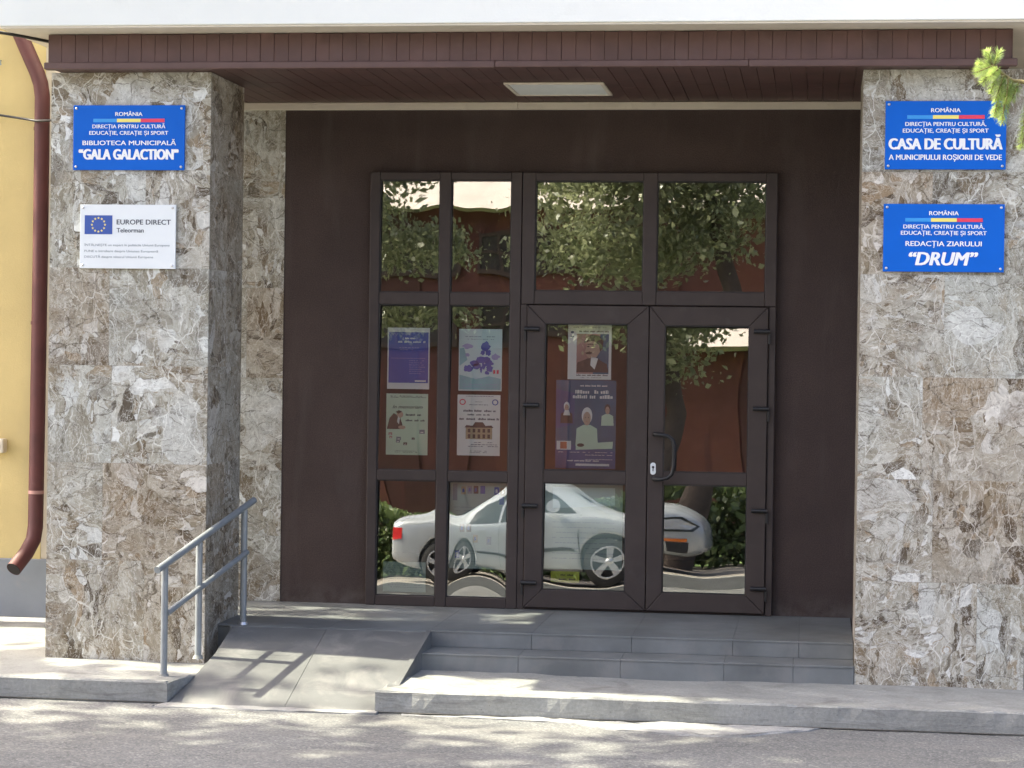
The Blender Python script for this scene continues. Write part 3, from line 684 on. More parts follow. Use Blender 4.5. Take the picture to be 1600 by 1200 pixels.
def d3(m, q, W, H, R, y):
    P(m, q, [(.02, .42), (.42, .42), (.38, .52), (.33, .62), (.18, .68), (.08, .60)], 0, 0)
    blob(m, *q(.33, .66), .08 * W, .055 * H, Y(1), 1); blob(m, *q(.38, .45), .09 * W, .03 * H, Y(1), 1)
    P(m, q, [(.26, .54), (.31, .50), (.33, .6), (.29, .64)], 1, 4)
    P(m, q, [(.22, .70), (.30, .73), (.38, .71), (.30, .67)], 2, 0)
    for (u, v, s, mi) in ((.06, .32, .09, 3), (.08, .27, .07, 3), (.25, .24, .11, 2), (.42, .16, .09, 0), (.62, .25, .07, 0), (.80, .35, .13, 2), (.24, .2, .1, 2)):
        P(m, q, [(u, v), (u + s, v), (u + s, v + s * .5), (u, v + s * .5)], 1, mi)
        P(m, q, [(u + s * .2, v + s * .1), (u + s * .8, v + s * .12), (u + s * .7, v + s * .24), (u + s * .25, v + s * .2)], 2, 4)
    for v in (.955, .935): Rw(m, q, .1, .95, v, .012, 1, 5, R, W, H)
    for v in (.04, .06): Rw(m, q, .22, .75, v, .01, 1, 5, R, W, H)
    Rw(m, q, .47, .9, .64, .035, 1, 5, R, W, H, 1); Rw(m, q, .47, .92, .55, .03, 1, 5, R, W, H, .9)
e = poster(-2.921, -2.631, 1.026, 1.446, 'papermint', 'mint green poster reading In memoriam, lower left of the four window posters', ['sepia', 'skin', 'inkgrey', 'rose', 'paper', 'ink'], d3)
text_mesh([('In memoriam', -2.772, 1.345, .21, .024, .02, .35, 'c')], Y(3), 'lettering', MAT['ink'], e)
def d4(m, q, W, H, R, y):
    for v, a, b, h in ((.97, .2, .85, .012), (.88, .42, .58, .01), (.83, .28, .75, .014), (.72, .14, .9, .035), (.66, .24, .76, .028), (.585, .05, .97, .035)): Rw(m, q, a, b, v, h, 1, 0, R, W, H, 1)
    blob(m, *q(.12, .88), .075 * W, .05 * H, Y(0), 3); blob(m, *q(.12, .88), .05 * W, .034 * H, Y(1), 4)
    blob(m, *q(.88, .88), .075 * W, .05 * H, Y(0), 5); blob(m, *q(.88, .88), .05 * W, .034 * H, Y(1), 4)
    P(m, q, [(.2, .27), (.82, .27), (.82, .46), (.2, .46)], 0, 1)
    P(m, q, [(.17, .46), (.85, .46), (.8, .5), (.66, .49), (.6, .55), (.42, .55), (.36, .49), (.22, .5)], 1, 2)
    for i in range(5):
        u = .25 + i * .115; P(m, q, [(u, .38), (u + .06, .38), (u + .06, .44), (u, .44)], 1, 2); P(m, q, [(u, .285), (u + .06, .285), (u + .06, .35), (u, .35)], 1, 2)
    for i, v in enumerate((.21, .175, .145)): Rw(m, q, .4 - .07 * i, .95, v, .014, 1, 0, R, W, H)
    for v in (.07, .045): Rw(m, q, .3, .7, v, .01, 1, 0, R, W, H)
poster(-2.427, -2.131, 1.031, 1.446, 'paper', 'white poster with a drawing of a grand building, lower right of the four window posters', ['ink', 'tan', 'sepia', 'red', 'paper', 'navy'], d4)
def d5(m, q, W, H, R, y):
    P(m, q, [(.2, .1), (.94, .1), (.94, .82), (.2, .82)], 0, 0)
    P(m, q, [(.58, .1), (.94, .1), (.94, .82), (.75, .82), (.7, .6)], 1, 4)
    P(m, q, [(.2, .13), (.94, .13), (.9, .28), (.76, .34), (.68, .4), (.46, .38), (.34, .34), (.22, .3)], 2, 1)
    P(m, q, [(.52, .26), (.62, .18), (.70, .38), (.54, .42)], 3, 2)
    P(m, q, [(.44, .42), (.5, .38), (.66, .40), (.74, .5), (.74, .66), (.6, .74), (.45, .68), (.42, .56), (.39, .5)], 3, 3)
    P(m, q, [(.37, .66), (.42, .76), (.54, .81), (.72, .79), (.82, .7), (.8, .56), (.74, .5), (.72, .62), (.6, .69), (.47, .68)], 4, 1)
    P(m, q, [(.4, .48), (.5, .505), (.58, .48), (.52, .455), (.43, .455)], 4, 1)
    blob(m, *q(.47, .595), .03 * W, .012 * H, Y(4), 1); blob(m, *q(.59, .60), .03 * W, .012 * H, Y(4), 1); P(m, q, [(.45, .625), (.66, .63), (.66, .645), (.45, .64)], 4, 1)
    P(m, q, [(.74, .52), (.79, .53), (.79, .59), (.74, .6)], 3, 3)
    Rw(m, q, .26, .94, .85, .03, 1, 1, R, W, H, 1); Rw(m, q, .12, .9, .93, .01, 1, 1, R, W, H); Rw(m, q, .2, .94, .065, .025, 1, 1, R, W, H, 1); Rw(m, q, .3, .8, .03, .01, 1, 1, R, W, H)
    for v in (.8, .72): blob(m, *q(.1, v + .05), .04 * W, .02 * H, Y(1), 4)
poster(-1.673, -1.377, 1.562, 1.939, 'paper', 'white poster with a dark haired portrait on the left door, above a slate blue one', ['rose', 'sepia', 'paper', 'skin', 'bluegrey'], d5)
def d6(m, q, W, H, R, y):
    P(m, q, [(.0, .0), (1, 0), (1, .2), (.5, .24), (0, .3)], 0, 1)
    P(m, q, [(0, .45), (.3, .5), (.32, .85), (0, .9)], 0, 1)
    def fig(cx, cz, s, hair, top, k):
        P(m, q, [(cx - 1.1 * s, cz - 1.9 * s), (cx + 1.1 * s, cz - 1.9 * s), (cx + 1.0 * s, cz - .75 * s), (cx + .35 * s, cz - .5 * s), (cx - .35 * s, cz - .5 * s), (cx - 1.0 * s, cz - .75 * s)], k, top)
        blob(m, *q(cx, cz + .12 * s), .52 * s * W, .56 * s * H, Y(k + 1), hair); blob(m, *q(cx, cz - .08 * s), .38 * s * W, .46 * s * H, Y(k + 2), 2)
        for d in (-.15, .15): blob(m, *q(cx + d * s, cz), .06 * s * W, .03 * s * H, Y(k + 3), 4, 8)
        P(m, q, [(cx - .12 * s, cz - .3 * s), (cx + .12 * s, cz - .3 * s), (cx, cz - .26 * s)], k + 3, 5)
    fig(.52, .58, .17, 3, 6, 1); fig(.18, .69, .095, 3, 4, 1); fig(.86, .67, .095, 4, 6, 1)
    P(m, q, [(.12, .60), (.24, .60), (.22, .66), (.15, .66)], 4, 3)
    Rw(m, q, .4, .85, .93, .02, 1, 3, R, W, H, 1); Rw(m, q, .32, .9, .85, .04, 1, 3, R, W, H, 1); Rw(m, q, .28, .95, .795, .04, 1, 3, R, W, H, 1)
    P(m, q, [(.02, .21), (.26, .21), (.26, .31), (.02, .31)], 3, 3); P(m, q, [(.08, .22), (.19, .22), (.19, .3), (.08, .3)], 4, 5)
    P(m, q, [(.34, .21), (.95, .23), (.96, .31), (.6, .29), (.34, .32)], 3, 6); blob(m, *q(.42, .265), .06 * W, .02 * H, Y(4), 4)
    for v in (.18, .15, .1): Rw(m, q, .05 if v > .17 else .5, .95, v, .008, 2, 3, R, W, H)
    Rw(m, q, .2, .75, .08, .016, 2, 3, R, W, H, 1); P(m, q, [(.34, .03), (.9, .03), (.9, .055), (.34, .055)], 2, 3)
poster(-1.749, -1.340, .958, 1.556, 'bluegrey', 'large slate blue event poster with three figures, at the middle of the left door', ['bluegrey', 'plum', 'skin', 'paper', 'sepia', 'orange', 'papermint'], d6)
def s1(m, q, W, H, R, y):
    for i in range(11): Rw(m, q, .12, .92, .85 - .07 * i, .022, 0, 0, R, W, H)
poster(-2.929, -2.631, .085, .292, 'papergreen', 'small greenish notice of dense text at the foot of the left window pane', ['inkgrey'], s1, 'notice', 'notice')
def s2(m, q, W, H, R, y):
    P(m, q, [(.05, .78), (.13, .78), (.13, .97), (.05, .97)], 0, 0)
    for (u, v) in ((.2, .85), (.31, .86), (.42, .86), (.54, .86), (.79, .85), (.9, .84), (.18, .42), (.3, .42), (.42, .3), (.66, .28), (.1, .12), (.88, .74)):
        P(m, q, [(u, v), (u + .085, v), (u + .085, v + .09), (u, v + .09)], 0, R.choice([0, 1, 2, 3]))
        P(m, q, [(u + .02, v + .02), (u + .06, v + .03), (u + .05, v + .07), (u + .02, v + .06)], 1, R.choice([1, 4]))
    for v in (.7, .66, .2, .17, .08, .05): Rw(m, q, .08, .5, v, .008, 0, 0, R, W, H)
poster(-2.470, -2.082, .257, .854, 'papergreen', 'large pale notice board sheet with small photographs, filling a low window pane', ['inkgrey', 'navy', 'sepia', 'tan', 'paper'], s2, 'notice', 'notice')
def s3(m, q, W, H, R, y):
    P(m, q, [(.1, .7), (.9, .75), (.9, .95), (.1, .95)], 0, 0)
    for i in range(9): Rw(m, q, .1, .9, .6 - .06 * i, .01, 0, 1, R, W, H)
poster(-1.815, -1.285, .272, .858, 'papergreen', 'wide pale green notice sheet in the lower pane of the left door', ['paperice', 'inkgrey', 'grass'], s3, 'notice', 'notice')
def s4(m, q, W, H, R, y):
    Rw(m, q, .08, .92, .6, .16, 0, 0, R, W, H); Rw(m, q, .08, .92, .2, .16, 0, 0, R, W, H)
poster(-1.769, -1.573, .181, .256, 'lime', 'small yellow label strip at the bottom of the left door glass', ['sepia'], s4, 'label_strip', 'label')

# ------------------------------------------------------------------ handrail
hr = empty('handrail', (-3.65, -1.85, -.2), 'grey painted two rail steel handrail rising beside the ramp', 'handrail')
A = Vector((-3.81, -2.36, .428)); B = Vector((-3.525, -1.22, .775)); a = Vector((-3.775, -2.27, .165)); b = Vector((-3.535, -1.34, .455))
MB().tube([A, B], .0215, 16).build('rail', MAT['steel'], hr); MB().tube([a, b], .0175, 16).build('rail', MAT['steel'], hr)
def on(P0, P1, y): t = (y - P0.y) / (P1.y - P0.y); return P0.lerp(P1, t)
for (y, zb) in ((-2.275, -.21), (-1.885, -.15), (-1.34, -.005)):
    t = on(A, B, y); pst = MB().tube([(t.x, t.y, zb), (t.x, t.y, t.z - .015)], .0205, 16).build('post', MAT['steel'], hr)
    MB().tube([(t.x, t.y, zb), (t.x, t.y, zb + .02)], [.034, .026], 14).build('base_collar', MAT['concrete' if zb < -.01 else 'screw'], pst)

# ------------------------------------------------------------------ downpipe, cable, wall fittings
dp = empty('downpipe', (-5.37, -.06, .2), 'oxblood red round downpipe with an open outlet on the yellow wall', 'downpipe')
pts = [(-5.72, -.08, 4.32), (-5.40, -.08, 3.635), (-5.374, -.079, 3.56), (-5.362, -.078, 3.47), (-5.365, -.075, 2.4), (-5.372, -.075, 1.2), (-5.378, -.075, .48), (-5.385, -.095, .39), (-5.41, -.17, .30), (-5.45, -.30, .20)]
MB().tube(pts, .053, 20, caps=False).build('pipe', MAT['pipe'], dp)
MB().tube([pts[-1], (-5.447, -.291, .207)], .0495, 20).build('outlet', MAT['mouth_shade'], dp)  # near-black plug standing in for the shade inside the pipe end
for z in (3.25, 1.9, .72):
    MB().tube([(-5.375 + (z - 1) * .004, -.075, z - .012), (-5.375 + (z - 1) * .004, -.075, z + .012)], .0545, 20).build('bracket', MAT['pipe' if z != .72 else 'rose'], dp)
c = [(-6.6, -.02, 3.47), (-6.1, -.02, 3.40), (-5.7, -.03, 3.352), (-5.52, -.05, 3.325), (-5.38, -.14, 3.298), (-5.2, -.25, 3.292), (-4.75, -.9, 3.28)]
tag(MB().tube(c, .0085, 8).build('cable', MAT['black']), 'thin dark cable strung across the yellow wall past the downpipe', 'cable')
c = [(-5.0, -1.99, 3.645), (-4.90, -1.80, 3.644), (-4.78, -1.5, 3.643), (-4.72, -1.3, 3.642)]
tag(MB().tube(c, .010, 8).build('cable', MAT['black']), 'short black cable running under the left end of the white canopy', 'cable')
jb = empty('junction_box', (-5.68, .03, 1.04), 'small pale junction box on the yellow wall beside the left picture edge', 'junction box')
MB().box(-5.76, -5.635, -.035, .049, .985, 1.085).build('box', MAT['cream'], jb, .012, 3); MB().lathe_y((-5.69, -.036, 1.035), [(.0001, -.004), (.03, -.004), (.034, .004)], 16).build('cover', MAT['steel'], jb)
hk = MB(); hk.tube([(-5.715 + .03 * cos(t), -.03, 3.70 + .04 * sin(t)) for t in [pi * 2 * i / 16 for i in range(15)]], .006, 8); hk.tube([(-5.715, .06, 3.74), (-5.715, -.03, 3.74)], .006, 8)
tag(hk.build('wall_hook', MAT['steel']), 'small ring hook high on the yellow wall', 'hook')

# ------------------------------------------------------------------ vegetation
def leaf_cloud(name, pts, nrm_jit, size, mat, parent, seed=1, ratio=.55, up=.35):
    """many small folded leaves around the given points"""
    R = np.random.default_rng(seed); n = len(pts); P_ = np.asarray(pts, float)
    d = R.normal(size=(n, 3)); d /= np.linalg.norm(d, axis=1)[:, None]
    nr = R.normal(size=(n, 3)); nr[:, 2] += up * 2; nr -= (nr * d).sum(1)[:, None] * d; nr /= np.linalg.norm(nr, axis=1)[:, None]
    s = np.cross(d, nr); L = size * np.clip(R.lognormal(-.12, .38, n), .35, 1.8)[:, None]
    A_ = P_ - d * L * .5; C_ = P_ + d * L * .5; Bv = P_ + s * L * ratio * .5 + nr * L * .08; Dv = P_ - s * L * ratio * .5 + nr * L * .08
    V = np.stack([A_, Bv, C_, Dv], 1).reshape(-1, 3)
    me = bpy.data.meshes.new(name); me.vertices.add(4 * n); me.vertices.foreach_set('co', V.ravel())
    me.loops.add(4 * n); me.loops.foreach_set('vertex_index', np.arange(4 * n, dtype=np.int32))
    me.polygons.add(n); me.polygons.foreach_set('loop_start', np.arange(0, 4 * n, 4, dtype=np.int32)); me.polygons.foreach_set('loop_total', np.full(n, 4, dtype=np.int32))
    at = me.attributes.new('leaf', 'FLOAT', 'FACE'); at.data.foreach_set('value', R.random(n).astype(np.float32))
    me.materials.append(mat); me.update(); me.validate()
    o = bpy.data.objects.new(name, me); COL.objects.link(o)
    if parent: o.parent = parent; o.matrix_parent_inverse = parent.matrix_world.inverted()
    return o
def crown_pts(c, r, nclump, per, cr, seed):
    R = np.random.default_rng(seed); out = []
    for i in range(nclump):
        d = R.normal(size=3); d /= np.linalg.norm(d); rad = R.uniform(.35, 1) ** .6
        q = np.array(c) + d * np.array(r) * rad
        k = int(per * R.uniform(.5, 1.4)); out.append(q + R.normal(size=(k, 3)) * np.array([cr, cr, cr * .55]))
    return np.concatenate(out)
def tree(name, base, c, r, label, mat, nclump, per, cr, size, seed, trunk=.18, lean=(0, 0), cat='tree', group=None, lobes=()):
    e = empty(name, base, label, cat, group); R = random.Random(seed)
    b = Vector(base); top = Vector(c) + Vector((0, 0, r[2] * .3))
    mid = b.lerp(top, .5) + Vector((lean[0], lean[1], 0))
    path = [b + Vector((0, 0, -.1)), b.lerp(mid, .33), b.lerp(mid, .7), mid, mid.lerp(top, .5), top]
    m = MB(); m.tube(path, [trunk * 1.25, trunk, trunk * .9, trunk * .75, trunk * .5, trunk * .2], 12)
    for i in range(9):
        t = R.uniform(.35, .9); s0 = b.lerp(mid, t * 1.6) if t < .6 else mid.lerp(top, (t - .6) * 2)
        if s0.z < c[2] - r[2] * 1.1: continue
        a_ = R.uniform(0, 2 * pi); end = Vector(c) + Vector((cos(a_) * r[0] * .7, sin(a_) * r[1] * .7, R.uniform(-.5, .6) * r[2]))
        md = s0.lerp(end, .5) + Vector((0, 0, .25)); m.tube([s0, md, end], [trunk * .4, trunk * .25, trunk * .08], 8)
    m.build('trunk', MAT['bark'], e)
    pts = [crown_pts(c, r, nclump, per, cr, seed)] + [crown_pts(c2, r2, n2, per, cr, seed + 50 + i) for i, (c2, r2, n2) in enumerate(lobes)]
    leaf_cloud('crown', np.concatenate(pts), 1, size, MAT[mat], e, seed)
    return e
# shade tree that dapples the forecourt
tree('shade_tree', (-11.3, -6.4, -.33), (-10.3, -5.75, 10.0), (4.9, 3.5, 2.5), 'broadleaf tree shading the forecourt from the left', 'leafA', 175, 62, .44, .30, 21, .22, lobes=[((-9.6, -.15, 8.7), (2.2, .3, .9), 5), ((-7.0, -2.5, 9.2), (1.6, .9, 1.0), 18), ((-12.8, -1.7, 9.2), (1.0, .45, .8), 9)])
# trees across the street, seen in the glass
tree('street_tree', (-2.35, -18.6, -.19), (-2.2, -18.8, 6.3), (2.2, 2.0, 1.5), 'leafy tree with dark leaning trunk mirrored in the doors', 'leafB', 150, 105, .27, .115, 33, .2, (.9, 0), group='trees across the street', lobes=[((-3.2, -18.8, 4.5), (1.3, 1.5, 1.2), 75), ((-1.55, -18.8, 4.7), (.9, 1.3, 1.0), 50)])
tree('street_tree', (-8.2, -18.4, -.19), (-7.5, -18.6, 5.6), (1.5, 1.6, 2.2), 'leafy tree mirrored in the upper left window panes', 'leafB', 150, 95, .24, .115, 35, .18, group='trees across the street')
tree('street_tree', (4.2, -20.0, -.19), (3.6, -20, 6.2), (2.4, 2.0, 2.4), 'leafy tree mirrored at the right edge of the transom', 'leafB', 150, 80, .26, .12, 37, .2, group='trees across the street')
hg = empty('hedge', (-3, -20.4, -.19), 'clipped green hedge across the street mirrored in the low door glass', 'hedge')
R_ = np.random.default_rng(5); n = 42000
hp = np.stack([R_.uniform(-11, 4, n), -20.4 + R_.normal(size=n) * .3, R_.uniform(-.15, 1.05, n)], 1); hp[:, 2] += .12 * np.sin(hp[:, 0] * 2.1) * (hp[:, 2] > .7)
leaf_cloud('foliage', hp, 1, .12, MAT['leafH'], hg, 6, .7)
m = MB()
m.tube([(-10.9, -20.4, .25), (3.9, -20.4, .25)], .02, 6)
m.build('stem', MAT['bark'], hg)

lb = COL.objects['street_tree.001']
MB().tube([(-7.6, -18.5, 4.6), (-6.6, -18.3, 4.5), (-5.6, -18.2, 4.0)], [.05, .035, .01], 8).build('limb', MAT['bark'], lb)
leaf_cloud('foliage', crown_pts((-6.0, -18.2, 3.9), (.95, .6, .35), 26, 80, .17, 77), 1, .105, MAT['leafB'], lb, 78)

# spruce whose branch tip hangs into the picture at the upper right
sp = empty('spruce_tree', (2.6, -9.8, -.33), 'spruce with a sunlit drooping branch tip in front of the right pillar', 'spruce')
MB().tube([(2.6, -9.8, -.4), (2.6, -9.8, 2.5), (2.6, -9.8, 6.5)], [.13, .1, .03], 12).build('trunk', MAT['bark'], sp)
class Needles:
    def __init__(s): s.V = []; s.F = []; s.c = []; s.tw = MB()
    def shoot(s, p0, p1, R, rad=.019, nl=170, wmul=1.0):
        p0, p1 = Vector(p0), Vector(p1); ax = (p1 - p0); L = ax.length; ax.normalize()
        e1 = ax.cross(Vector((.3, .2, .9))).normalized(); e2 = ax.cross(e1)
        s.tw.tube([p0, p1], [.0022, .0012], 6)
        for i in range(nl):
            t = (i + R.random()) / nl; a_ = R.uniform(0, 2 * pi)
            o = p0 + ax * (t * L); out = (e1 * cos(a_) + e2 * sin(a_))
            rr_ = rad * (1 if t < .85 else 1 - (t - .85) * 3) * R.uniform(.75, 1.1)
            tip = o + out * rr_ + ax * (rr_ * R.uniform(.45, .9)); sd = out.cross(ax) * .0007 * wmul
            md = o.lerp(tip, .5)
            b = len(s.V); s.V += [tuple(o), tuple(md + sd), tuple(tip), tuple(md - sd)]; s.F.append((b, b + 1, b + 2, b + 3)); s.c.append(min(1, max(0, t * .7 + R.uniform(-.2, .3))))  # darker towards the shoot base, painting in shade inside the branch
    def build(s, name, parent):
        me = bpy.data.meshes.new(name); me.from_pydata(s.V, [], s.F)
        at = me.attributes.new('leaf', 'FLOAT', 'FACE'); at.data.foreach_set('value', np.array(s.c, np.float32))
        me.materials.append(MAT['needle']); me.update()
        o = bpy.data.objects.new(name, me); COL.objects.link(o); o.parent = parent; o.matrix_parent_inverse = parent.matrix_world.inverted()
        return o
nd = Needles(); R = random.Random(4)
def pp(px, py, d=0.0):   # a spot in the hanging branch tip, a little nearer or farther
    u = (px - 1600) / 100.0; v = (128 - py) / 100.0
    return Vector((.486 + u * .157, -9.5 + d, 2.382 + v * .160 - u * .003))
br = [pp(1690, 150), pp(1640, 138), pp(1600, 128), pp(1583, 126), pp(1568, 116), pp(1556, 106), pp(1550, 101)]
nd.tw.tube([(2.6, -9.8, 2.62), (1.6, -9.65, 2.52), (.9, -9.55, 2.40)] + br, [.03, .02, .010, .007, .0055, .005, .004, .0035, .003, .002], 8)
for (a_, b_, d) in [((1552, 103), (1543, 82), .0), ((1554, 104), (1561, 83), -.02), ((1551, 104), (1531, 100), .01), ((1552, 105), (1527, 117), -.03), ((1556, 107), (1537, 131), -.02), ((1560, 110), (1547, 124), -.05), ((1562, 112), (1551, 143), .02),
        ((1570, 117), (1556, 158), -.02), ((1563, 145), (1556, 180), .0), ((1568, 118), (1566, 150), .03), ((1576, 122), (1572, 160), -.03), ((1572, 150), (1567, 192), -.02), ((1566, 160), (1560, 176), .03), ((1584, 127), (1575, 150), .03), ((1592, 128), (1582, 155), -.01),
        ((1612, 132), (1600, 190), .0), ((1610, 150), (1597, 215), .02), ((1606, 190), (1597, 228), -.02), ((1625, 135), (1615, 180), 0), ((1650, 140), (1640, 190), 0), ((1660, 142), (1668, 120), 0), ((1578, 140), (1570, 182), .05)]:
    nd.shoot(pp(*a_, d * .3), pp(*b_, d), R, .0185, 220)
# the rest of the tree, outside the picture
for lv in range(11):
    z = 1.0 + lv * .5; reach = 1.5 * (1 - lv / 13)
    for j in range(7):
        a_ = j * 2 * pi / 7 + lv * .5
        dx, dy = cos(a_), sin(a_)
        if dx < -.2 and z < 4.2: continue
        e0 = Vector((2.6, -9.8, z)); e1 = e0 + Vector((dx * reach, dy * reach, -.25)); nd.tw.tube([e0, e0.lerp(e1, .5) + Vector((0, 0, .05)), e1], [.02, .012, .004], 6)
        for q in range(10):
            t = .25 + .075 * q; o = e0.lerp(e1, t); sgn = 1 if q % 2 else -1
            nd.shoot(o, o + Vector((dx * .12 - dy * sgn * .18, dy * .12 + dx * sgn * .18, -.08)), R, .03, 40, 3)
nd.build('needles', sp); nd.tw.build('branch', MAT['twig'], sp)

# ------------------------------------------------------------------ building across the street
rb = empty('red_building', (-3, -32, -.19), 'red brown building with a pale sheet roof mirrored in the glass', 'building')
MB().box(-22, 16, -38, -30, -.2, 5.9).build('wall', MAT['redwall'], rb)
m = MB()
vs = [(-22.8, -29.3, 5.75), (16.8, -29.3, 5.75), (16.8, -34, 8.6), (-22.8, -34, 8.6), (16.8, -38.7, 5.75), (-22.8, -38.7, 5.75)]
m.add(vs, [(0, 1, 2, 3), (3, 2, 4, 5), (0, 3, 5), (1, 4, 2), (0, 5, 4, 1)])
m.build('roof', MAT['creamroof'], rb)
for i in range(6):
    x = -18.9 + i * 2.4
    f = MB(); grid_frame(f, [(x, x + .1), (x + .62, x + .7), (x + 1.22, x + 1.3), (x + 1.84, x + 1.94)], [(4.3, 4.4), (4.78, 4.84), (5.2, 5.3)], -29.99 + .0, -29.9)
    wn = f.build('window', MAT['sepia'], rb); MB().box(x + .1, x + 1.84, -29.985, -29.96, 4.4, 5.2).build('pane', MAT['windark'], wn)
for i in range(24):
    x = -21.9 + i * 1.55
    if i % 3: MB().box(x, x + 1.5, -29.99, -29.965, -.2, 5.7).build('cladding_panel', MAT['redwall3' if i % 3 == 1 else 'redwall2'], rb)
m = MB()
for i in range(19): x = -21.5 + i * 2.05; m.box(x, x + .10, -29.985, -29.96, -.2, 4.0)
m.build('pilaster', MAT['redwall'], rb)

# ------------------------------------------------------------------ parked car
car = empty('parked_car', (-4.0, -16.6, -.19), 'white saloon parked across the street, mirrored in the lower panes', 'car')
CX0 = -6.45; CY = -16.75; CZ = -.19
# stations along the length (rear to front): x, half width, bottom, shoulder height, top, half width of top
st = [(0.00, .70, .42, .80, .92, .60), (.06, .80, .32, .88, .98, .66), (.25, .87, .24, .92, 1.03, .68), (.55, .90, .20, .94, 1.06, .66), (.85, .905, .18, .945, 1.13, .62), (1.15, .91, .17, .945, 1.28, .58), (1.5, .91, .16, .94, 1.45, .56), (1.9, .91, .16, .935, 1.53, .56), (2.4, .91, .16, .93, 1.54, .57), (2.8, .91, .16, .925, 1.48, .57), (3.15, .91, .16, .915, 1.31, .60), (3.45, .91, .17, .905, 1.10, .66), (3.70, .905, .18, .89, .985, .72), (4.0, .90, .20, .86, .945, .70), (4.3, .875, .22, .81, .885, .66), (4.52, .82, .23, .72, .80, .60), (4.65, .73, .25, .60, .69, .54), (4.70, .60, .30, .50, .58, .45)]
m = MB(); rows = []
for (x, hw, zb, zs, zt, tw) in st:
    half = [(hw * .80, zb), (hw * .95, zb + .03), (hw * .985, zb + (zs - zb) * .30), (hw, zb + (zs - zb) * .62), (hw * .985, zs - .04), (hw * .955, zs), (hw * .955 + (tw - hw * .955) * .5, zs + (zt - zs) * .52), (tw + .03, zt - .045), (tw * .86, zt - .008), (tw * .45, zt + .008), (0, zt + .014)]
    rows.append([(CX0 + x, CY + y, CZ + z) for y, z in half] + [(CX0 + x, CY - y, CZ + z) for y, z in half[-2::-1]])
n = len(rows[0]); fs = []
for i in range(len(rows) - 1):
    for j in range(n - 1): fs.append((i * n + j, i * n + j + 1, (i + 1) * n + j + 1, (i + 1) * n + j))
    fs.append((i * n + n - 1, i * n, (i + 1) * n, (i + 1) * n + n - 1))
fs.append(tuple(range(n - 1, -1, -1))); fs.append(tuple((len(rows) - 1) * n + j for j in range(n)))
m.add([v for r in rows for v in r], fs, 0, True)
body = m.build('body', MAT['carwhite'], car)
ss = body.modifiers.new('s', 'SUBSURF'); ss.levels = 2; ss.render_levels = 2
WX = (CX0 + .98, CX0 + 3.72)
cut = MB()
for wx in WX:
    for sd in (1, -1):
        c_ = [(wx + .365 * cos(2 * pi * i / 32), CZ + .33 + .365 * sin(2 * pi * i / 32)) for i in range(32)]
        cut.prism_y(c_, CY + sd * .82 - .2, CY + sd * .82 + .2)
co = cut.build('cutter', MAT['tyre'])
bo = body.modifiers.new('b', 'BOOLEAN'); bo.operation = 'DIFFERENCE'; bo.object = co; bo.solver = 'EXACT'
dg = bpy.context.evaluated_depsgraph_get(); dg.update()
me2 = bpy.data.meshes.new_from_object(body.evaluated_get(dg)); body.modifiers.clear(); body.data = me2
bpy.data.objects.remove(co)
for wx in WX:
    for sd in (1, -1):
        yo = CY + sd * .79
        t = MB(); t.lathe_y((wx, yo, CZ + .32), [(.215, .105 * sd), (.30, .105 * sd), (.322, .08 * sd), (.322, -.09 * sd), (.28, -.1 * sd)], 32); wh = t.build('wheel', MAT['tyre'], car)
        t = MB(); t.lathe_y((wx, yo, CZ + .32), [(.195, .100 * sd), (.215, .107 * sd), (.225, .098 * sd), (.21, .0)], 32); t.lathe_y((wx, yo, CZ + .32), [(.0001, .10 * sd), (.045, .098 * sd), (.05, .06 * sd)], 16)
        for s_ in range(5):
            a_ = s_ * 2 * pi / 5 + .3; d_ = Vector((cos(a_), 0, sin(a_))); q_ = Vector((-sin(a_), 0, cos(a_))); o_ = Vector((wx, yo, CZ + .32))
            y1_ = Vector((0, .098 * sd, 0)); y0_ = Vector((0, .07 * sd, 0))
            vs = [o_ + d_ * .03 - q_ * .03 + y1_, o_ + d_ * .03 + q_ * .03 + y1_, o_ + d_ * .2 + q_ * .045 + y1_, o_ + d_ * .2 - q_ * .045 + y1_]
            vs += [v - y1_ + y0_ for v in vs]; t.add(vs, [(0, 1, 2, 3), (7, 6, 5, 4), (0, 4, 5, 1), (1, 5, 6, 2), (2, 6, 7, 3), (3, 7, 4, 0)])
        t.build('rim', MAT['alloy'], wh)
        t = MB(); t.lathe_y((wx, yo, CZ + .32), [(.0001, .02 * sd), (.2, .02 * sd)], 24); t.build('brake_disc', MAT['gasket'], wh)
def side_y(x, z, sd, off=.012):
    """surface of the car's flank at length x and height z above the ground"""
    import bisect
    i = max(0, min(len(st) - 2, bisect.bisect([s_[0] for s_ in st], x) - 1)); A_, B_ = st[i], st[i + 1]; t = (x - A_[0]) / (B_[0] - A_[0])
    hw, zb, zs, zt, tw = [A_[k] + (B_[k] - A_[k]) * t for k in (1, 2, 3, 4, 5)]
    if z > zs:
        u = min(1, (z - zs) / max(.05, zt - .045 - zs)); y = hw * .955 + (tw + .03 - hw * .955) * u
    else: y = hw * .985
    return CY + sd * (y + off)
def flank(name, mat, poly, sd, off=.012, parent=car, sub=6):
    m = MB(); pts = []
    for i in range(len(poly)):
        a_, b_ = poly[i], poly[(i + 1) % len(poly)]
        for j in range(sub): pts.append((a_[0] + (b_[0] - a_[0]) * j / sub, a_[1] + (b_[1] - a_[1]) * j / sub))
    cx = sum(p_[0] for p_ in pts) / len(pts); cz = sum(p_[1] for p_ in pts) / len(pts)
    vs = [(CX0 + x, side_y(x, z, sd, off), CZ + z) for x, z in pts] + [(CX0 + cx, side_y(cx, cz, sd, off), CZ + cz)]
    k = len(pts); m.add(vs, [(i, (i + 1) % k, k) for i in range(k)], 0, True)
    return m.build(name, MAT[mat], parent)
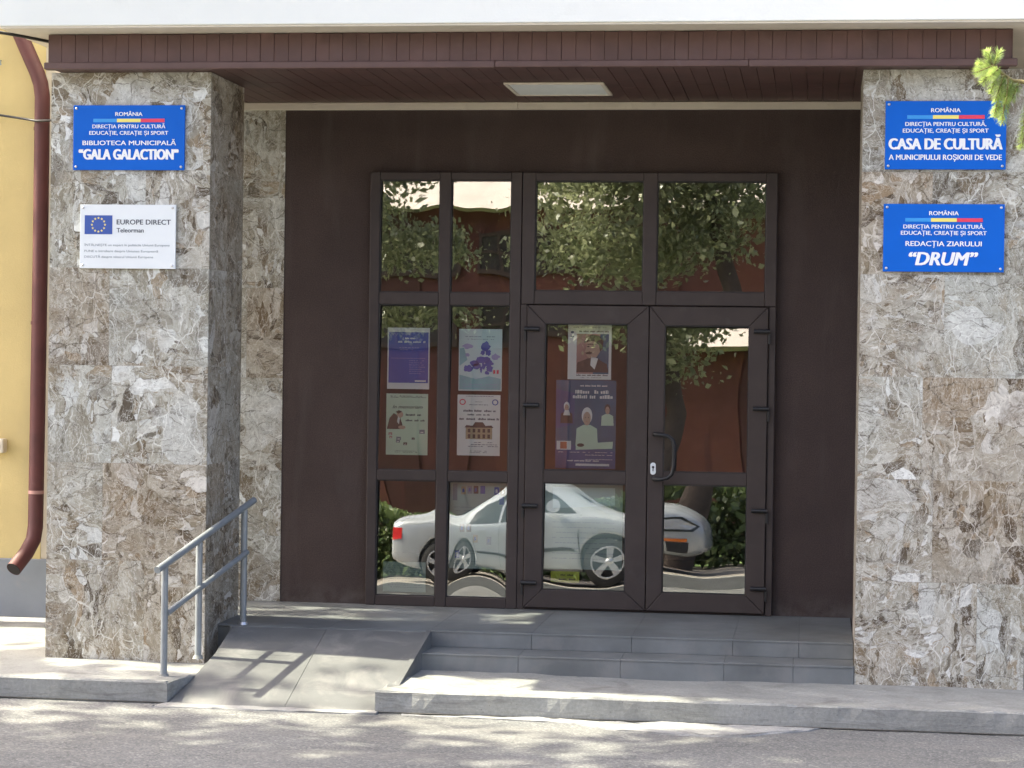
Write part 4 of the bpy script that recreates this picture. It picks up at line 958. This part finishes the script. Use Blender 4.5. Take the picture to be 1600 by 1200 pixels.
for sd in (1, -1):
    flank('side_window', 'carglass', [(1.12, .985), (2.02, .975), (2.02, 1.375), (1.62, 1.35), (1.3, 1.2)], sd)
    flank('side_window', 'carglass', [(2.10, .975), (3.30, .96), (3.05, 1.16), (2.76, 1.335), (2.10, 1.38)], sd)
    hl = flank('headlight', 'carglass', [(4.09, .58), (4.53, .54), (4.61, .62), (4.41, .735), (4.11, .755)], sd, .018)
    flank('lens', 'lampglass', [(4.13, .605), (4.50, .57), (4.57, .62), (4.39, .71), (4.15, .73)], sd, .026, hl)
    flank('tail_light', 'tail', [(.05, .66), (.30, .68), (.30, .84), (.06, .86)], sd, .02)
    flank('indicator', 'amber', [(4.22, .42), (4.48, .41), (4.48, .45), (4.22, .46)], sd, .022)
    flank('bumper_intake', 'tyre', [(4.24, .28), (4.5, .28), (4.5, .40), (4.24, .41)], sd, .02)
    for xa in (2.06, 3.36): flank('door_seam', 'tyre', [(xa, .26), (xa + .012, .26), (xa + .012, .93), (xa, .93)], sd, .013, sub=3)
    flank('door_seam', 'tyre', [(1.42, .30), (1.432, .30), (1.19, .93), (1.178, .93)], sd, .013, sub=3)
    for x in (1.45, 2.45): flank('door_handle', 'carwhite', [(x, .80), (x + .2, .80), (x + .2, .83), (x, .83)], sd, .03)
    flank('side_moulding', 'tyre', [(1.4, .44), (3.3, .43), (3.3, .47), (1.4, .48)], sd, .014)
    mr = MB(); mr.tube([(CX0 + 3.05, CY + sd * .9, CZ + 1.0), (CX0 + 3.05, CY + sd * 1.08, CZ + 1.03)], [.05, .085], 10); mr.build('mirror', MAT['carwhite'], car, .02, 2)
m = MB(); m.poly([(CX0 + 3.45, CY - .60, CZ + 1.115), (CX0 + 3.45, CY + .60, CZ + 1.115), (CX0 + 2.86, CY + .50, CZ + 1.43), (CX0 + 2.86, CY - .50, CZ + 1.43)]); m.build('windscreen', MAT['carglass'], car)
m = MB(); m.poly([(CX0 + .86, CY + .54, CZ + 1.15), (CX0 + .86, CY - .54, CZ + 1.15), (CX0 + 1.46, CY - .46, CZ + 1.42), (CX0 + 1.46, CY + .46, CZ + 1.42)]); m.build('rear_window', MAT['carglass'], car)
